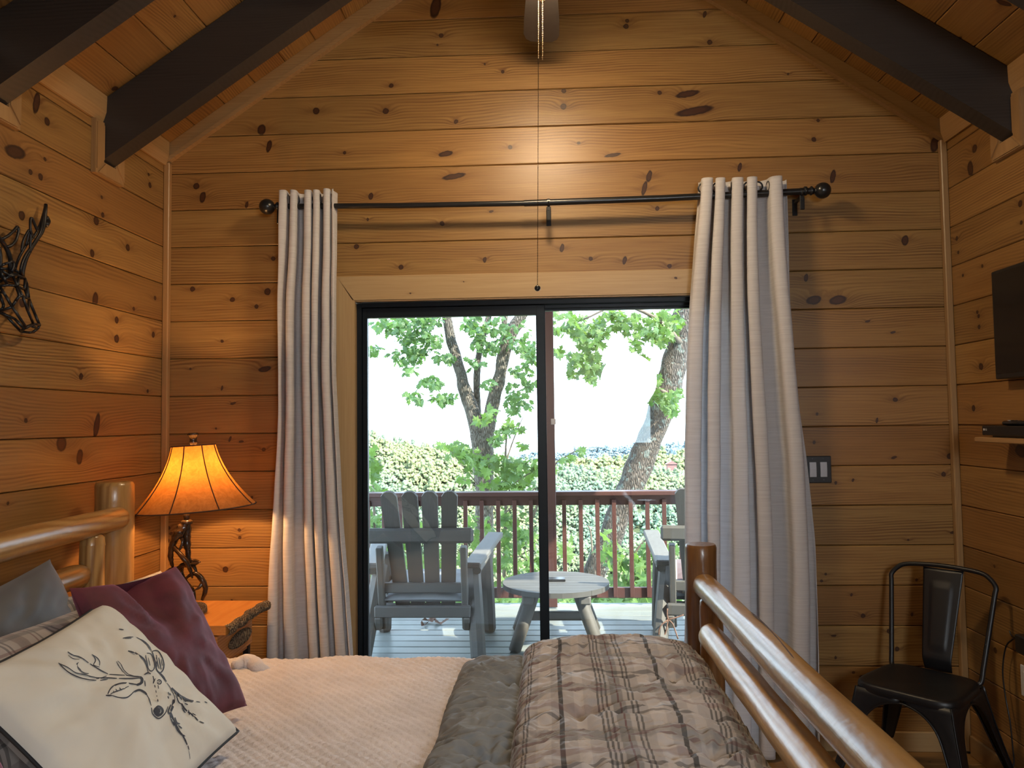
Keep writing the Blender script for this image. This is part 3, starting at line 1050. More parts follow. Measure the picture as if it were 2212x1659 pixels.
# --- dark rafters with their collars
for bi, (y0, y1) in enumerate(((2.985, 3.072), (2.345, 2.434), (1.70, 1.79), (1.06, 1.15), (0.42, 0.51), (-0.22, -0.13))):
    for sgn in (-1, 1):
        side = 'left' if sgn < 0 else 'right'
        wh = ['nearest the gable', 'second from the gable', 'third from the gable', 'fourth from the gable', 'above the viewer', 'behind the viewer'][bi]
        e = empty('ceiling_beam', (sgn * XW, (y0 + y1) / 2, 2.55), 'dark stained rafter on the %s slope, %s' % (side, wh), 'beam', 'dark rafters under the ceiling', 'structure')
        zb = 2.552
        g = G()
        g.prism([(sgn * (XW - 0.001), y0, zb), (0, y0, zb + 0.672 * XW), (0, y0, zc(0) - 0.004), (sgn * (XW - 0.001), y0, 2.805)], (0, y1 - y0, 0))
        g.obj('rafter', M_['beam'], e)
        xw = sgn * (XW - 0.012)
        w_ = 0.058
        # collar boards on the wall round the rafter end (mitred)
        for pts in ([(y0 - w_, 2.715), (y0 - w_, zb - w_), (y0, zb), (y0, 2.715)],
                    [(y0 - w_, zb - w_), (y1 + w_, zb - w_), (y1, zb), (y0, zb)],
                    [(y1, zb), (y1 + w_, zb - w_), (y1 + w_, 2.715), (y1, 2.715)]):
            g = G()
            g.prism([(sgn * (XW - 0.0005), a, b) for a, b in pts], (-sgn * 0.020, 0, 0))
            c_ = np.mean(pts, axis=0)
            g.prism([(sgn * (XW - 0.0205), c_[0] + (a - c_[0]) * 0.86, c_[1] + (b - c_[1]) * 0.86) for a, b in pts], (-sgn * 0.005, 0, 0))
            g.obj('collar_board', M_['pine_trim_z'], e)

# --- door casing (wood) and sliding glass door
dr = empty('door_1', (0, D, 0), 'black framed sliding glass door to the deck', 'door', kind='structure')
CW = 0.078
o = board(dr, ((0, D - 0.012, 0), (1, 0, 0), (0, 1, 0), (0, 0, 1)), DX0 - CW, DX1 + CW, DX0 + 0.012, DX1 - 0.012, DZ1 - 0.006 + 0.0, 2.166, [(2.12 - 0.3, 0.06, 0.005, 1), (0.6, 0.08, 0.003, 1), (0.35, 0.03, 0.004, 1), (1.93 - .35, 0.075, 0.006, 1)], M_['casing'], name='head_casing', th=0.012, g=0)
# mitred ends: wide at top
me = o.data
for v in me.vertices:
    t = v.co.z / (2.166 - DZ1 + 0.006)
    if v.co.x < 0.5:
        v.co.x = (1 - t) * CW
    else:
        v.co.x = (DX1 - DX0 + 2 * CW) - (1 - t) * CW
for sgn in (-1, 1):
    xi, xo = sgn * (DX1 - 0.006), sgn * (DX1 + CW)
    g = G().prism([(xi, D - 0.0005, 0), (xo, D - 0.0005, 0), (xo, D - 0.0005, 2.166), (xi, D - 0.0005, DZ1 - 0.006)], (0, -0.0115, 0))
    g.obj('side_casing', M_['casing_z'], dr)
g = G()
JY0, JY1 = D - 0.002, D + 0.03
for sgn in (-1, 1):
    g.box((sgn * (DX1 - 0.003), D + 0.012, 1.024), (0.012, 0.040, 2.05))
g.box((0, D + 0.012, DZ1 - 0.004), (2 * DX1 - 0.02, 0.040, 0.012))
g.obj('jamb_lining', M_['casing_z'], dr)
g = G()
fx = DX1 - 0.010
for sgn in (-1, 1):
    g.box((sgn * (fx - 0.011), D + 0.075, 1.02), (0.022, 0.11, 2.04), ch=0.002)
g.box((0, D + 0.075, 2.032), (2 * fx - 0.044, 0.11, 0.022), ch=0.002)
g.box((0, D + 0.060, 2.017), (2 * fx - 0.044, 0.006, 0.02))
g.box((0, D + 0.075, 0.010), (2 * fx - 0.044, 0.11, 0.02), ch=0.002)
g.obj('door_frame', M_['black_frame'], dr)


def panel(nm, x0, x1, y, st, lab, rh=0.045):
    g = G()
    zt_, zb_ = 2.018, 0.022
    w1, w2 = st
    g.box((x0 + w1 / 2, y, (zt_ + zb_) / 2), (w1, 0.032, zt_ - zb_), ch=0.003)
    g.box((x1 - w2 / 2, y, (zt_ + zb_) / 2), (w2, 0.032, zt_ - zb_), ch=0.003)
    g.box(((x0 + x1) / 2, y, zt_ - rh / 2), (x1 - x0 - .01, 0.030, rh))
    g.box(((x0 + x1) / 2, y, zb_ + 0.04), (x1 - x0 - .01, 0.030, 0.08))
    sash = g.obj(nm, M_['black_frame'], dr, label=lab)
    G().box(((x0 + x1) / 2, y, (zt_ + zb_) / 2 + 0.018), (x1 - x0 - w1 - w2 + 0.004, 0.006, zt_ - zb_ - 0.10)).obj('glass_pane', M_['glass'], sash)
    return sash


fx2 = fx - 0.022
s1 = panel('sliding_panel', -fx2, -0.014, D + 0.050, (0.024, 0.043), 'left glass panel, nearer the room')
panel('fixed_panel', -0.052, fx2, D + 0.098, (0.036, 0.030), 'right glass panel, farther out', .020)
p_ = oY(1189, 911, D + 0.079)
G().box((0.018, D + 0.0795, p_[2]), (0.022, 0.004, 0.028), ch=0.001).obj('latch_keeper', M_['rocker'], dr)

# ------------------------------------------------------------------ OUTSIDE: porch, deck, rail
YE = D + 0.0185 + T      # outside face of the house
dk = G().box((0, (YE + 6.55) / 2, -0.17), (6.4, 6.55 - YE, 0.16)).obj('deck', M_['siding'])
tag(dk, 'weathered grey green deck outside the glass door', 'deck', kind='structure')
y = YE + 0.01
while y < 6.5:
    board(dk, ((0, 0, -0.05), (1, 0, 0), (0, 0, -1), (0, 1, 0)), -3.2, 3.2, -3.2, 3.2, y, y + 0.1405, [], M_['deck'], name='deck_board', th=0.035, g=0.005, ch=0.004)
    y += 0.1405
YRAIL = 6.42
rl = empty('deck_railing', (0, YRAIL, -0.05), 'red brown wooden deck railing with square balusters beyond the glass', 'railing')
G().box((0, YRAIL, 0.872), (6.4, 0.14, 0.035), ch=0.004).obj('cap_rail', M_['rail'], rl)
G().box((0, YRAIL + 0.02, 0.815), (6.4, 0.038, 0.085), ch=0.003).obj('top_rail', M_['rail'], rl)
G().box((0, YRAIL + 0.02, 0.05), (6.4, 0.038, 0.085), ch=0.003).obj('bottom_rail', M_['rail'], rl)
x = -3.1
pp = oY(1191.5, 1200, YRAIL - 0.03)[0]
bx0 = oY(1220, 1200, YRAIL)[0]
sp = (oY(1436, 1200, YRAIL)[0] - bx0) / 6.0
for k in range(-21, 15):
    bx = bx0 + k * sp
    if abs(bx) < 3.15 and abs(bx - pp) > 0.05:
        G().box((bx, YRAIL - 0.014, 0.42), (0.034, 0.030, 0.80), ch=0.002).obj('baluster', M_['rail_z'], rl, origin=(bx, YRAIL - 0.014, 0.42))
ps = empty('porch_post', (pp, YRAIL - 0.05, -0.05), 'tall square porch post standing at the deck rail', 'post', 'porch posts')
G().box((pp, YRAIL - 0.075, 1.55), (0.085, 0.085, 3.18), ch=0.004).obj('shaft', M_['rail_z'], ps)
for q in (-3.0, 3.0):
    ps2 = empty('porch_post', (q, YRAIL - 0.05, -0.05), 'square porch post at the %s end of the rail, out of view' % ('left' if q < 0 else 'right'), 'post', 'porch posts')
    G().box((q, YRAIL - 0.075, 1.55), (0.085, 0.085, 3.18), ch=0.004).obj('shaft', M_['rail_z'], ps2)
pr = G()
pr.box((0, (YE + 6.9) / 2 + 0.0, 3.20), (5.0, 6.9 - YE, 0.12))
PR = pr.obj('porch_roof', M_['roofing'])
tag(PR, 'brown porch roof over the deck, out of view', 'roof', kind='structure')

# ------------------------------------------------------------------ OUTSIDE: furniture
def adirondack():
    r = empty('deck_chair', (0, 0, 0), '', 'chair')
    zl = M_['grey_wood']

    def leg(a, b, w, nm='leg'):
        G().tube([a, (np.array(a) * .96 + np.array(b) * .04), (np.array(a) * .5 + np.array(b) * .5), b], [w * 0.44, w * .56, w * 0.58, w * 0.55], 8).obj(nm, zl, r, origin=a)
    for s in (-1, 1):
        leg((s * .385, .34, 0), (s * .365, .31, .575), .088)
        leg((s * .372, -.36, 0), (s * .315, -.10, .565), .088)
        # arm: flat board rising to the front
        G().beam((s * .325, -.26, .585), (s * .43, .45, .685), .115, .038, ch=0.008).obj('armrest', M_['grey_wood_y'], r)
        G().tube([(s * .35, -.20, .545), (s * .385, .1, .585), (s * .41, .36, .625)], .030, 8).obj('arm_support', zl, r)
        # seat stringer
        G().beam((s * .29, -.30, .215), (s * .29, .36, .37), .042, .085, ch=0.006).obj('seat_rail', zl, r)
        # rear upright that the back leans on
        G().beam((s * .275, -.20, .17), (s * .275, -.315, .72), .042, .060, up=(0, 1, 0), ch=0.006).obj('back_post', zl, r)
    # fan of four back slats
    bot, top = cp(0, -.14, .27), cp(0, -.395, 1.085)
    for k, (xt, xb, wt_, wb_) in enumerate(((-.197, -.150, .105, .092), (-.062, -.050, .103, .092), (.068, .050, .103, .092), (.197, .150, .103, .092))):
        ax = (top - bot) / np.linalg.norm(top - bot)
        nr = np.cross((1, 0, 0), ax)
        L = np.linalg.norm(top - bot)
        pts = [(xb - wb_ / 2, 0), (xb + wb_ / 2, 0), (xt + wt_ / 2, L - .035), (xt + wt_ / 2 - .02, L - .008), (xt + .015, L), (xt - .015, L), (xt - wt_ / 2 + .02, L - .008), (xt - wt_ / 2, L - .035)]
        G().prism([bot + ax * t + cp(x_, 0, 0) + nr * .012 for x_, t in pts], -nr * .026).obj('back_slat', zl, r)
    G().beam((-.345, -.345, .795), (.345, -.345, .795), .045, .098, ch=0.016).obj('back_crossbar', M_['grey_wood_x'], r)
    G().beam((-.262, -.235, .44), (.262, -.235, .44), .045, .065, ch=0.006).obj('lower_crossbar', M_['grey_wood_x'], r)
    G().beam((-.315, -.28, .295), (.315, -.28, .295), .045, .075, ch=0.008).obj('rear_stretcher', M_['grey_wood_x'], r)
    G().beam((-.335, .36, .36), (.335, .36, .36), .045, .075, ch=0.008).obj('front_stretcher', M_['grey_wood_x'], r)
    for k in range(5):
        t = (k + .5) / 5
        yy, zz = -.22 + .60 * t, .285 + .14 * t
        G().beam((-.315, yy, zz), (.315, yy, zz), .105, .024, ch=0.004).obj('seat_slat', M_['grey_wood_x'], r)
    return r


def copy_tree(o, parent=None):
    c = o.copy()
    COL.objects.link(c)
    c.parent = parent
    for ch in list(o.children):
        copy_tree(ch, c)
    return c


chA = adirondack()
chB = copy_tree(chA)
chA.location = (-0.845, 5.29, -0.05)
chA['label'] = 'grey slatted garden chair seen from behind, on the left of the round table'
chA['group'] = chB['group'] = 'weathered garden chairs on the deck'
chB.location = (1.10, 5.30, -0.05)
chB.rotation_euler = (0, 0, math.radians(-9))
chB['label'] = 'grey garden chair with a red striped cushion, half hidden by the right curtain'


def cushion(C4, th, n=44, sag=0.07, seed=0.0, wr=0.006, power=0.45, dent=None, back=1.0):
    """C4: corners (u0v0, u1v0, u1v1, u0v1) ; returns front grid, back grid, uv, edge loop"""
    C4 = [np.asarray(c, float) for c in C4]
    a = np.linspace(-1, 1, n)
    A, B = np.meshgrid(a, a, indexing='ij')
    A = np.sign(A) * np.abs(A) ** 0.85
    B = np.sign(B) * np.abs(B) ** 0.85
    Ap = A * (1 - sag * (1 - B ** 2))
    Bp = B * (1 - sag * (1 - A ** 2))
    U, V = (Ap + 1) / 2, (Bp + 1) / 2
    Pm = ((1 - U) * (1 - V))[..., None] * C4[0] + (U * (1 - V))[..., None] * C4[1] + (U * V)[..., None] * C4[2] + ((1 - U) * V)[..., None] * C4[3]
    nrm = np.cross(C4[1] - C4[0], C4[3] - C4[0])
    nrm /= np.linalg.norm(nrm)
    h = th * ((1 - A ** 2) * (1 - B ** 2)).clip(0) ** power
    edge = ((1 - A ** 2) * (1 - B ** 2)).clip(0) ** 0.5
    ang = np.arctan2(B, A)
    rad = np.hypot(A, B)
    w1 = pn(np.cos(ang) * 5 + seed, np.sin(ang) * 5 + seed, rad * 1.2 + seed) * (1 - (1 - rad).clip(0, 1)) * wr * 2.2
    w2 = pn(A * 2.5 + seed * 3, B * 2.5, seed) * wr * 1.6 + pn(A * 6 + seed, B * 6, seed + 4) * wr * 0.7
    disp = h + (w1 + w2) * edge
    if dent is not None:
        disp = disp - dent(A, B)
    front = Pm + disp[..., None] * nrm
    bk = Pm - ((h * back + (w2 * .5) * edge)[..., None]) * nrm
    L = np.linalg.norm(C4[1] - C4[0])
    W_ = np.linalg.norm(C4[3] - C4[0])
    uv = np.stack([U * L, V * W_], -1)
    loop = np.concatenate([Pm[:, 0], Pm[-1, 1:], Pm[-2::-1, -1], Pm[0, -2:0:-1]])
    return front, bk, uv, loop, nrm


def put_cushion(name, C4, th, mat, label, cat, group=None, back_mat=None, pipe=None, **kw):
    front, bk, uv, loop, nrm = cushion(C4, th, **kw)
    base = np.min(np.concatenate([front.reshape(-1, 3), bk.reshape(-1, 3)]), axis=0)
    ctr = np.mean([np.asarray(c) for c in C4], axis=0)
    org = (ctr[0], ctr[1], base[2])
    if back_mat is None and pipe is None:
        g = G()
        g.grid(front)
        g.grid(bk[::-1])
        g.uv = np.concatenate([uv.reshape(-1, 2), uv[::-1].reshape(-1, 2)])
        o = g.obj(name, mat, smooth=True, origin=org)
        tag(o, label, cat, group)
        return o, front
    e = empty(name, org, label, cat, group)
    g = G()
    g.grid(front, uv)
    g.obj('front_panel', mat, e, smooth=True)
    g = G()
    g.grid(bk[::-1], uv[::-1])
    g.obj('back_panel', back_mat or mat, e, smooth=True)
    if pipe:
        G().tube(loop, 0.0042, 6, closed=True).obj('piping', pipe, e, smooth=True)
    return e, front


# striped cushion on the right chair's seat, pulled against its left side, and its tie
cs, sn = math.cos(math.radians(-9)), math.sin(math.radians(-9))


def chB_pt(x, y, z):
    return cp(1.10 + cs * x - sn * y, 5.30 + sn * x + cs * y, z - 0.05)


put_cushion('seat_cushion', [chB_pt(-.33, -.20, .40), chB_pt(.27, -.20, .36), chB_pt(.27, .34, .48), chB_pt(-.33, .34, .50)], 0.075, M_['stripe'],
            'red and cream striped seat cushion on the half hidden garden chair', 'cushion', n=24)
g = G()
tb = chB_pt(-.31, -.33, .24)
for q in (smooth_path([tb, tb + cp(-.05, -.01, -.04), tb + cp(-.06, 0, -.10), tb + cp(-.02, 0, -.09), tb], 5),
          smooth_path([tb, tb + cp(.03, 0, -.03), tb + cp(.06, -.01, -.12)], 5), smooth_path([tb, tb + cp(-.005, 0, .04), tb + cp(-.002, 0, .07)], 4), smooth_path([tb, tb + cp(.06, 0, .015), tb + cp(.10, 0, .03)], 4)):
    g.tube(q, 0.005, 5)
tag(g.obj('cushion_tie', M_['dry_leaf'], smooth=True), 'brown cloth bow tied to the leg of the half hidden garden chair', 'bow')
put_cushion('seat_cushion', [cp(-1.11, 5.03, .31), cp(-.58, 5.03, .31), cp(-.57, 5.60, .40), cp(-1.12, 5.60, .40)], 0.055, M_['greylining'],
            'dark grey seat cushion on the garden chair left of the round table', 'cushion', n=24)
# little white care tag
G().box((-0.83, 4.905, 0.235), (0.07, 0.002, 0.03)).obj('care_tag', M_['white_plastic'], chA)
chA.children[-1].location = (0.0, -0.33, 0.275) if False else chA.children[-1].location
for c in list(chA.children):
    if c.name.startswith('care_tag'):
        bpy.data.objects.remove(c)

# round table
tx, ty, tz, tr_ = 0.028, 5.40, 0.355, 0.37
rt = empty('round_table', (tx, ty, -0.05), 'low round grey plank table between the two garden chairs', 'table')
n_pl = 9
for k in range(n_pl):
    y0 = -tr_ + 2 * tr_ * k / n_pl + 0.002
    y1 = -tr_ + 2 * tr_ * (k + 1) / n_pl - 0.002
    ys = np.linspace(y0, y1, 7)
    hx = np.sqrt(np.maximum(tr_ ** 2 - ys ** 2, 0.0))
    pts = [(tx + h, ty + q, tz) for h, q in zip(hx, ys)] + [(tx - h, ty + q, tz) for h, q in zip(hx[::-1], ys[::-1])]
    G().prism(pts, (0, 0, -0.034)).obj('table_plank', M_['grey_wood_x'], rt)
for s in (-1, 1):
    G().beam((tx + s * .19, ty - .30, tz - .064), (tx + s * .19, ty + .30, tz - .064), .075, .058, ch=0.01).obj('cleat', M_['grey_wood_y'], rt)
for sx in (-1, 1):
    for sy in (-1, 1):
        a = cp(tx + sx * .285, ty + sy * .27, -.05)
        b = cp(tx + sx * .15, ty + sy * .15, tz - .04)
        G().tube([a, a * .97 + b * .03, (a + b) / 2, b], [.034, .042, .045, .043], 10).obj('leg', M_['grey_wood'], rt, smooth=True, sharp=40)
G().beam((tx - .21, ty, .12), (tx + .21, ty, .12), .04, .06, ch=0.006).obj('stretcher', M_['grey_wood_x'], rt)
bk_ = G().box((oZ(1202, 1251, tz + .01)[0], oZ(1202, 1251, tz + .01)[1], tz + 0.009), (0.125, 0.085, 0.016), ch=0.003).obj('coaster', M_['black_satin'])
tag(bk_, 'small flat dark coaster lying on the round table', 'coaster')
# dry leaves on the deck under the left chair
for k, (px, py, s, lab) in enumerate(((927, 1343, 0.05, 'dry brown leaf curled on the deck under the left garden chair, larger'), (951, 1347, 0.055, 'crumpled dark leaf on the deck below the left garden chair'), (917, 1352, 0.03, 'small reddish dry leaf on the deck under the left garden chair'))):
    c = oZ(px, py, -0.045)
    q = G()
    n = 9
    th = np.linspace(0, 2 * np.pi, n, endpoint=False)
    rr = s * (1 + .35 * np.sin(th * 3 + k))
    V = [(c[0], c[1], c[2] + 0.006)] + [(c[0] + r * math.cos(t), c[1] + .6 * r * math.sin(t), c[2] + 0.02 * (1 + math.sin(2 * t + k))) for r, t in zip(rr, th)]
    q.add(V, [(0, 1 + i, 1 + (i + 1) % n) for i in range(n)])
    tag(q.obj('dry_leaf', M_['dry_leaf'], origin=c), lab, 'leaf', 'dry leaves on the deck')

# ------------------------------------------------------------------ OUTSIDE: trees
LEAF_OAK = [(0, 0), (.10, .12), (.26, .16), (.18, .30), (.36, .42), (.22, .52), (.34, .70), (.14, .74), (0, 1.0), (-.14, .74), (-.34, .70), (-.22, .52), (-.36, .42), (-.18, .30), (-.26, .16), (-.10, .12)]
LEAF_MAPLE = [(0, 0), (.12, .12), (.42, .05), (.34, .26), (.62, .42), (.34, .50), (.36, .66), (.16, .62), (0, 1.0), (-.16, .62), (-.36, .66), (-.34, .50), (-.62, .42), (-.34, .26), (-.42, .05), (-.12, .12)]


def leaf_mesh(nm, outline, mat):
    pts = np.array(outline)
    V = [(0, .45, 0.04)] + [(x_, y_, -0.12 * abs(x_) - 0.10 * y_ * y_) for x_, y_ in pts]
    me = bpy.data.meshes.new(nm)
    n = len(pts)
    me.from_pydata(V, [], [(0, 1 + i, 1 + (i + 1) % n) for i in range(n)])
    me.materials.append(mat)
    return me, np.array(V), [(0, 1 + i, 1 + (i + 1) % n) for i in range(n)]


MAPLE = leaf_mesh('leaf_maple', LEAF_MAPLE, M_['leaf2'])
OAK = leaf_mesh('leaf_oak', LEAF_OAK, M_['leaf'])
lr = np.random.RandomState(11)


def scatter(tree, clusters, kind, nobj, size):
    """clusters: (px, py, rx, ry, count, distance)"""
    me, V0, F0 = kind
    items = []
    for (cx_, cy2, rx, ry, cnt, Yd) in clusters:
        k = 0
        while k < cnt:
            a, b = lr.uniform(-1, 1, 2)
            if a * a + b * b > 1:
                continue
            # keep clumps: reject by noise
            if pn(cx_ * .01 + a * rx * .06, cy2 * .01 + b * ry * .06, 3.3) < -0.12:
                k += 0.34
                continue
            k += 1
            pt = oY(cx_ + a * rx, cy2 + b * ry, Yd + lr.normal() * .22)
            s = size * lr.uniform(.65, 1.25)
            # leaves droop: tip mostly down/outwards
            d = np.array([lr.normal() * .8, lr.normal() * .8, -0.55 + lr.normal() * .5])
            d /= np.linalg.norm(d)
            nrm = np.array([lr.normal() * .6, -0.55 + lr.normal() * .6, .6 + lr.normal() * .5])
            nrm -= d * (nrm @ d)
            nrm /= np.linalg.norm(nrm)
            sx = np.cross(d, nrm)
            items.append((pt, np.stack([sx, d, nrm], 1) * s, s))
    order = sorted(range(len(items)), key=lambda i: -items[i][2])
    top = set(order[:nobj])
    base = np.array(tree['_o'])
    Vs, Fs, n = [], [], 0
    for i, (pt, R, s) in enumerate(items):
        if i in top:
            o = bpy.data.objects.new('leaf', me)
            COL.objects.link(o)
            o.parent = tree
            M = Matrix(R.tolist()).to_4x4()
            M.translation = Vector(pt - base)
            o.matrix_basis = M
        else:
            Vs.append(V0 @ R.T + pt)
            Fs += [tuple(j + n for j in f) for f in F0]
            n += len(V0)
    if Vs:
        g = G()
        g.v = [np.concatenate(Vs)]
        g.f = Fs
        g.n = n
        o = g.obj('foliage', me.materials[0], tree)
        o['kind'] = 'stuff'
    return items


def trunk_path(pts, Yd):
    P3 = np.array([oY(x_, y_, Yd + dy) for (x_, y_, w_, dy) in pts])
    R3 = np.array([w_ / 2 * (Yd + dy) / F_PX for (x_, y_, w_, dy) in pts])
    S = smooth_path(np.concatenate([P3, R3[:, None]], 1), 5)
    return S[:, :3], S[:, 3]


def limb(tree, pts, Yd, mat, nm, n=14, seed=0.0):
    pth, rad = trunk_path(pts, Yd)
    return G().tube(pth, rad, n, wob=0.28 if n > 8 else 0.1, seed=seed).obj(nm, mat, tree, smooth=True)


YT = 9.0
b0 = oY(1043, 1500, YT)
tr1 = empty('oak_tree', (b0[0], b0[1], -3.0), 'forked tree with furrowed bark seen through the left glass panel', 'tree', 'trees beyond the railing')
limb(tr1, [(1036, 2000, 60, 0), (1040, 1500, 48, 0), (1046, 1240, 42, 0), (1046, 1080, 40, 0), (1043, 990, 46, 0), (1041, 935, 50, 0)], YT, M_['bark'], 'trunk', seed=1)
limb(tr1, [(1042, 960, 44, 0), (1026, 905, 33, 0), (1008, 855, 31, .05), (997, 815, 24, .05), (985, 770, 24, .1), (973, 730, 22, .1), (966, 690, 21, .1), (955, 620, 18, .1), (940, 520, 14, .1)], YT, M_['bark'], 'left_stem', seed=2)
limb(tr1, [(1030, 905, 22, .1), (1030, 860, 16, .15), (1030, 820, 15, .15), (1034, 770, 14, .15), (1045, 720, 13, .15), (1062, 660, 12, .15), (1080, 560, 10, .15)], YT, M_['bark'], 'middle_stem', seed=3)
limb(tr1, [(1046, 960, 40, 0), (1057, 905, 30, -.05), (1070, 850, 29, -.05), (1080, 810, 27, -.05), (1090, 760, 26, -.05), (1107, 715, 27, -.05), (1128, 680, 26, -.05), (1160, 620, 24, -.05), (1200, 540, 20, -.05)], YT, M_['bark'], 'right_stem', seed=4)
limb(tr1, [(1092, 760, 14, 0), (1089, 715, 13, 0), (1092, 670, 12, 0), (1100, 600, 10, 0)], YT, M_['bark'], 'upper_stem', seed=5)
CL1 = [(850, 697, 40, 22, 70, 8.6), (905, 720, 50, 42, 150, 8.8), (880, 768, 38, 16, 50, 8.8), (802, 755, 18, 9, 16, 8.7), (935, 682, 30, 22, 40, 8.9), (958, 772, 26, 10, 22, 8.8), (885, 800, 14, 8, 12, 8.7),
       (930, 825, 30, 12, 28, 8.6), (893, 850, 14, 12, 16, 8.6), (960, 858, 26, 12, 34, 8.7), (905, 862, 10, 8, 8, 8.6),
       (1030, 695, 32, 26, 60, 8.8), (1052, 738, 32, 26, 55, 8.8), (1030, 785, 20, 10, 14, 8.8), (1078, 700, 20, 20, 30, 8.8), (1118, 725, 28, 30, 45, 8.8), (1142, 748, 20, 26, 30, 8.8), (1145, 780, 14, 12, 10, 8.8),
       (1058, 828, 12, 12, 10, 8.8), (1125, 800, 20, 16, 18, 8.8), (1140, 830, 18, 12, 14, 8.8), (1118, 872, 26, 24, 32, 8.8), (1105, 840, 14, 20, 14, 8.8)]
CL1 = [(a, b, c, d, int(n * 2.2), y) for a, b, c, d, n, y in CL1]
scatter(tr1, CL1, OAK, 300, 0.095)
CL1b = [(1100, 700, 130, 14, 60, 8.9)]
tr3 = empty('maple_tree', (oY(1085, 1400, 8.4)[0], 8.4, -3.0), 'slender maple sapling with bright leaves in front of the forked tree', 'tree', 'trees beyond the railing')
limb(tr3, [(1075, 1900, 12, 0), (1085, 1400, 10, 0), (1090, 1200, 8, 0), (1092, 1080, 6, 0), (1092, 980, 5, 0), (1098, 900, 3, 0)], 8.4, M_['twig'], 'trunk', 6)
for a, b in (((1090, 1130), (970, 970)), ((1092, 1060), (1170, 1010)), ((1090, 1110), (1165, 1050)), ((1088, 1180), (1020, 1120)), ((1088, 1230), (1160, 1180)), ((1092, 1000), (1130, 900)), ((1092, 1090), (1000, 1035))):
    limb(tr3, [(a[0], a[1], 4, 0), ((a[0] + b[0]) / 2, (a[1] + b[1]) / 2 - 5, 3, 0), (b[0], b[1], 1.5, 0)], 8.35, M_['twig'], 'branch', 5)
CL3 = [(965, 962, 20, 8, 16, 8.3), (995, 980, 32, 14, 40, 8.3), (1040, 1000, 40, 20, 60, 8.3), (1085, 1010, 45, 26, 80, 8.3), (1130, 1020, 35, 28, 70, 8.3), (1160, 1005, 14, 18, 14, 8.3), (1000, 1032, 18, 8, 10, 8.3), (1065, 1045, 40, 14, 34, 8.3), (1130, 1055, 30, 12, 24, 8.3),
       (1040, 905, 14, 5, 5, 8.3), (1062, 892, 18, 14, 14, 8.3), (1092, 925, 18, 22, 20, 8.3), (1120, 925, 14, 12, 10, 8.3), (1075, 950, 24, 12, 16, 8.3), (1130, 960, 18, 10, 8, 8.3),
       (1100, 1140, 60, 40, 120, 8.3), (1120, 1210, 55, 45, 130, 8.3), (1020, 1150, 30, 40, 40, 8.3), (1060, 1270, 70, 30, 70, 8.3), (1150, 1290, 60, 20, 40, 8.3)]
scatter(tr3, CL3, MAPLE, 300, 0.105)

YT2 = 8.3
tr2 = empty('leaning_tree', (oY(1250, 1400, YT2)[0], YT2, -3.0), 'thick leaning trunk spotted with lichen behind the right glass panel', 'tree', 'trees beyond the railing')
limb(tr2, [(1120, 1900, 50, 0), (1230, 1420, 44, 0), (1275, 1260, 46, 0), (1312, 1180, 52, 0), (1340, 1100, 50, 0), (1368, 1035, 56, 0), (1392, 980, 56, 0), (1413, 925, 54, 0), (1437, 860, 56, 0), (1452, 805, 54, 0), (1465, 750, 50, 0), (1478, 690, 52, 0), (1495, 600, 44, 0), (1510, 480, 36, 0)], YT2, M_['bark_lichen'], 'trunk', 20, seed=6)
limb(tr2, [(1470, 740, 14, -.1), (1420, 690, 9, -.3), (1340, 660, 6, -.4), (1260, 690, 4, -.4)], YT2, M_['twig'], 'branch', 6)
limb(tr2, [(1440, 850, 10, -.2), (1410, 835, 6, -.3), (1370, 845, 3, -.3)], YT2, M_['twig'], 'branch', 6)
limb(tr2, [(1280, 1200, 5, -.3), (1276, 1150, 4, -.3), (1270, 1135, 3, -.3)], YT2, M_['twig'], 'branch', 6)
CL2 = [(1230, 698, 40, 24, 70, 8.2), (1275, 722, 34, 28, 80, 8.2), (1320, 690, 40, 20, 60, 8.2), (1262, 772, 34, 32, 75, 8.2), (1282, 808, 18, 18, 20, 8.2), (1210, 758, 12, 6, 8, 8.2), (1240, 800, 14, 12, 12, 8.2), (1305, 790, 12, 12, 8, 8.2),
       (1390, 700, 48, 24, 80, 8.0), (1425, 722, 34, 22, 45, 8.0), (1368, 740, 18, 10, 14, 8.0), (1448, 690, 26, 24, 40, 8.0), (1385, 770, 14, 14, 12, 8.0), (1388, 795, 18, 10, 12, 8.0), (1405, 815, 20, 10, 14, 8.0), (1372, 850, 10, 9, 7, 8.0), (1408, 845, 22, 12, 20, 7.9), (1435, 862, 26, 18, 34, 7.9), (1452, 880, 18, 14, 16, 7.9), (1462, 848, 10, 12, 8, 7.9)]
CL2 = [(a, b, c, d, int(n * 1.55), y) for a, b, c, d, n, y in CL2]
scatter(tr2, CL2, MAPLE, 300, 0.095)
